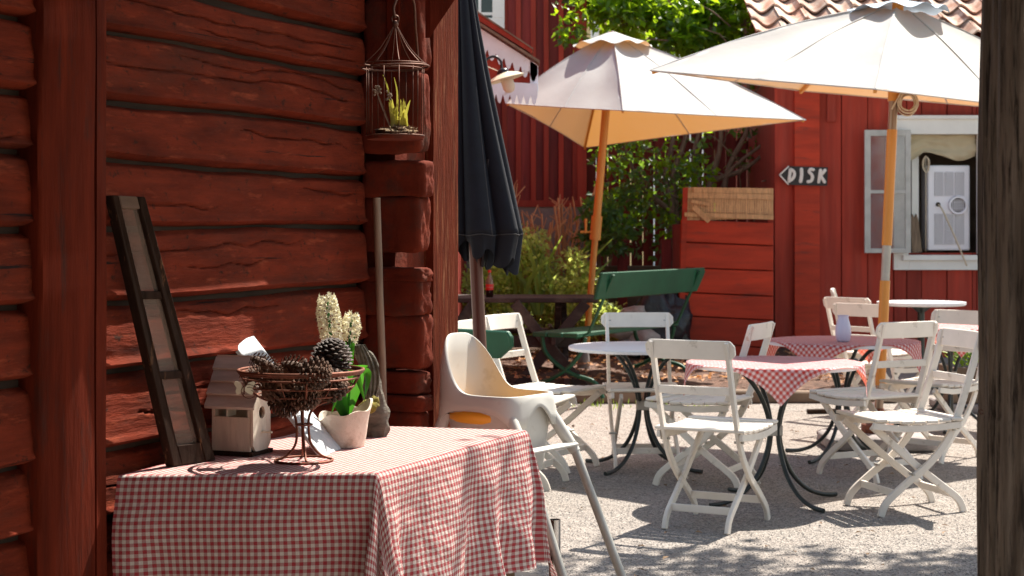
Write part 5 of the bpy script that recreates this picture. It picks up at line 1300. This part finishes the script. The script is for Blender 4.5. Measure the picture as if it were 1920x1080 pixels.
for k, s_ in enumerate(stems):
    pts = spl([P(a+3*nz(i,k),b_,DT+.25*nz(i*.7,k*3.3)) for i, (a, b_) in enumerate(s_)], 4); n_ = len(pts)
    mb.tube(pts, [(.042-.028*i/n_)*(1 if k < 4 else .75) for i in range(n_)], 8)
for i in range(90):
    a = rnd(1120,1430); b_ = rnd(-60,420); p = P(a,b_,DT+rnd(-.5,.5)); q = p+V3((rnd(-.5,.5),rnd(-.3,.3),rnd(-.1,.5))); mb.tube([p, p.lerp(q,.5)+V3((rnd(-.05,.05),0,.05)), q], [.009,.007,.003], 5)
mb.build('trunk', m_trunk, parent=li, smooth=180)
mb = MB(); random.seed(11)
for i in range(105):                       # upper crown
    a = rnd(1105,1432); b_ = rnd(-22,max(45, 55+(a-1170)*.36)); 
    if a < 1150 and b_ > 40: b_ -= 120
    if abs(a-1215) < 35 and 30 < b_ < 115 and random.random() < .8: continue
    cluster(mb, P(a,b_,DT+rnd(-.3,.45)), rnd(.14,.28), random.randint(20,44), .135, .095, .8)
for i in range(9): cluster(mb, P(rnd(1060,1130),rnd(-60,110),DT-.4), rnd(.08,.16), 14, .10, .07)
mb.build('crown', m_leafbright, parent=li)
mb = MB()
for i in range(42):  # lower crown in the darker leaf copy, shade put into its colour
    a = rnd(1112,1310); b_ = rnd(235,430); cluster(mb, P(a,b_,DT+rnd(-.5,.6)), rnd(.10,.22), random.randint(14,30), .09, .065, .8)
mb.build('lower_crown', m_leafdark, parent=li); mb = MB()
for i in range(34): cluster(mb, P(rnd(1112,1320),rnd(235,440),DT-.75+rnd(-.2,.2)), rnd(.05,.14), 12, .09, .065, .8)  # brighter leaf copy stands in for sun on the lower crown
mb.build('sun_tinted_leaves', m_leafbright, parent=li); mb = MB()
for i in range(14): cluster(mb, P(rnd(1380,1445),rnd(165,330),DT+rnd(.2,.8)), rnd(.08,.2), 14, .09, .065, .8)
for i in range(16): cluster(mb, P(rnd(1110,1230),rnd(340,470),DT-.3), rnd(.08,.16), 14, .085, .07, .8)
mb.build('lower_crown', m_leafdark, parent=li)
# trees beyond the fence
ft = thing('far_tree', 'dense green tree crowns filling the gap behind the lilac', 'tree', (3.0,24,0))
mb = MB()
for i in range(90): cluster(mb, (rnd(1.0,4.2), 23.5+rnd(-1,1), rnd(1.3,6.5)), rnd(.3,.5), 32, .15, .10)
mb.build('crown', m_leafbright, parent=ft); mb = MB(); mb.tube([(2.8,24,0),(2.9,24,2.5),(2.7,24,5.5)], [.12,.1,.04], 10); mb.build('trunk', m_trunk, parent=ft)
# bed bushes
def bush(px0, px1, pyt, pyb, d, n, mat, name, label, L=.06, W_=.038, cat='bush'):
    t = thing(name, label, cat, (PX((px0+px1)/2,d), d, 0)); mb = MB()
    for i in range(n):
        a = rnd(px0,px1); q = rnd(0,1); e = 1-abs((a-px0)/(px1-px0)*2-1)**3*.5; top_ = pyb-(pyb-pyt)*e*(1+.25*nz(a*.03, px0*.1)); b_ = pyb-(pyb-top_)*q**.8
        cluster(mb, P(a,b_,d+rnd(-.35,.35)), rnd(.07,.14), 16, L, W_, .9, -.2)
    mb.build('foliage', mat, parent=t)
    mb = MB()
    for i in range(14): a = rnd(px0,px1); mb.tube([P((a+(px0+px1)/2)/2,pyb,d)+V3((0,0,-.15)), P(a,(pyt+pyb)/2,d)], [.008,.004], 5)
    mb.build('stems', m_trunk, parent=t); return t
bush(868,960,470,620,16.8,130,m_bush,'small_leaved_bush','pale green bush behind the cola bottle and picnic table')
bush(950,1040,440,620,16.9,150,m_bush,'small_leaved_bush','tall pale green bush in the bed between bottle and umbrella pole')
bush(1030,1120,480,620,16.7,120,m_bush,'small_leaved_bush','pale green bush around the foot of the left umbrella pole')
bush(1105,1165,575,640,16.3,46,m_bush,'small_leaved_bush','low green bush under the backrest of the green bench')
bush(1090,1170,385,470,17.3,34,m_leafdark,'ivy_clump','dark ivy clump against the barn corner',.09,.07,'ivy')
ds = thing('dried_stalks', 'tall dry orange brown flower stalks rising from the bed before the barn', 'plant', (PX(1010,17.2),17.2,0))
mb = MB()
for i in range(34):
    a = rnd(965,1095); b_ = 345+abs(rnd(-1,1))*95; x_ = a+rnd(-35,25); p0, p1 = P(a,600,17.2), P(x_,b_,17.2+rnd(-.2,.2)); mid = p0.lerp(p1,.6)+V3((rnd(-.06,.06),0,0))
    mb.tube(spl([p0,mid,p1],4), [.012]*5+[.010]*3+[.007], 5)
    for k in range(4):
        q = p0.lerp(p1, rnd(.6,.98)); mb.tube([q, q+V3((rnd(-.12,.12),0,rnd(.05,.16)))], [.007,.006], 4)
mb.build('stalks', m_dry, parent=ds)
gt = thing('iris_clump', 'long arching green blades growing among the dry stalks', 'plant', (PX(1020,16.6),16.6,0))
mb = MB()
for i in range(26):
    a = rnd(960,1110); p0 = P(a,590,16.6+rnd(-.2,.2)); h_ = rnd(.4,.8); lean = rnd(-.35,.4); blade(mb, [p0,p0+V3((lean*.3,rnd(-.1,.1),h_*.6)),p0+V3((lean,rnd(-.2,.2),h_))], .035, n=4)
mb.build('blades', m_grass, parent=gt, smooth=180)
mb = MB()
for i in range(110):
    a = rnd(0,1); x_, y_ = (rnd(.35,.9), rnd(12.9,13.25)) if a < .4 else (rnd(.6,1.7), rnd(12.7,13.25))
    p0 = V3((x_,y_,0)); h_ = rnd(.02,.06); mb.leaf(p0, (rnd(-.5,.5),rnd(-.5,.5),1), (0,-1,0), h_, .008)
tag(mb.build('grass_tufts', m_grass), 'thin grass tufts along the edging timber', 'grass', kind='stuff')
# shade tree outside the frame at right; its leaves dapple the gravel and the table
tr = thing('shade_tree', 'big leafy tree beside the courtyard out of view at upper right', 'tree', (5.2,10.2,0))
random.seed(5)
mb = MB(); mb.tube(spl([(5.2,10.2,0),(5.1,10.1,2),(4.8,9.9,3.6),(3.8,9.3,4.8),(2.6,8.4,5.2)],5), [.22]*6+[.16]*6+[.10]*9, 12)
mb.tube(spl([(4.9,9.95,3.4),(3.2,8.0,4.2),(1.9,6.9,4.2)],5), [.08]*6+[.03]*5, 8); mb.build('trunk', m_trunk, parent=tr, smooth=180)
mb = MB()
for i in range(72): cluster(mb, (rnd(2.5,6.2), rnd(8.3,9.9), 5.2+rnd(-.4,.7)), rnd(.25,.6), 60, .15, .11)
for i in range(9): cluster(mb, (rnd(1.35,2.1), rnd(6.2,7.6), 4.2+rnd(-.25,.3)), rnd(.08,.18), 12, .10, .07)
mb.build('crown', m_leafbright, parent=tr)

random.seed(21)
mb = MB()
for i in range(110):
    d = rnd(6.5,12.8); x = rnd(-.02,.3)*d; mb.leaf((x,d,.008), (rnd(-1,1),rnd(-1,1),rnd(0,.35)), (rnd(-.5,.5),rnd(-.5,.5),1), rnd(.018,.05), rnd(.01,.028))
tag(mb.build('dropped_leaves', m_litter), 'small dry leaves dropped here and there on the gravel', 'leaves', kind='stuff')
c0 = G(1542,776); mb = MB(); mb.beam(c0+V3((-.11,0,.018)), c0+V3((.12,.03,.02)), .05, .03); tag(mb.build('wood_offcut', m_oldwood, loc=c0, bev=.004), 'small dark wood offcut lying on the gravel below the vase table', 'offcut')
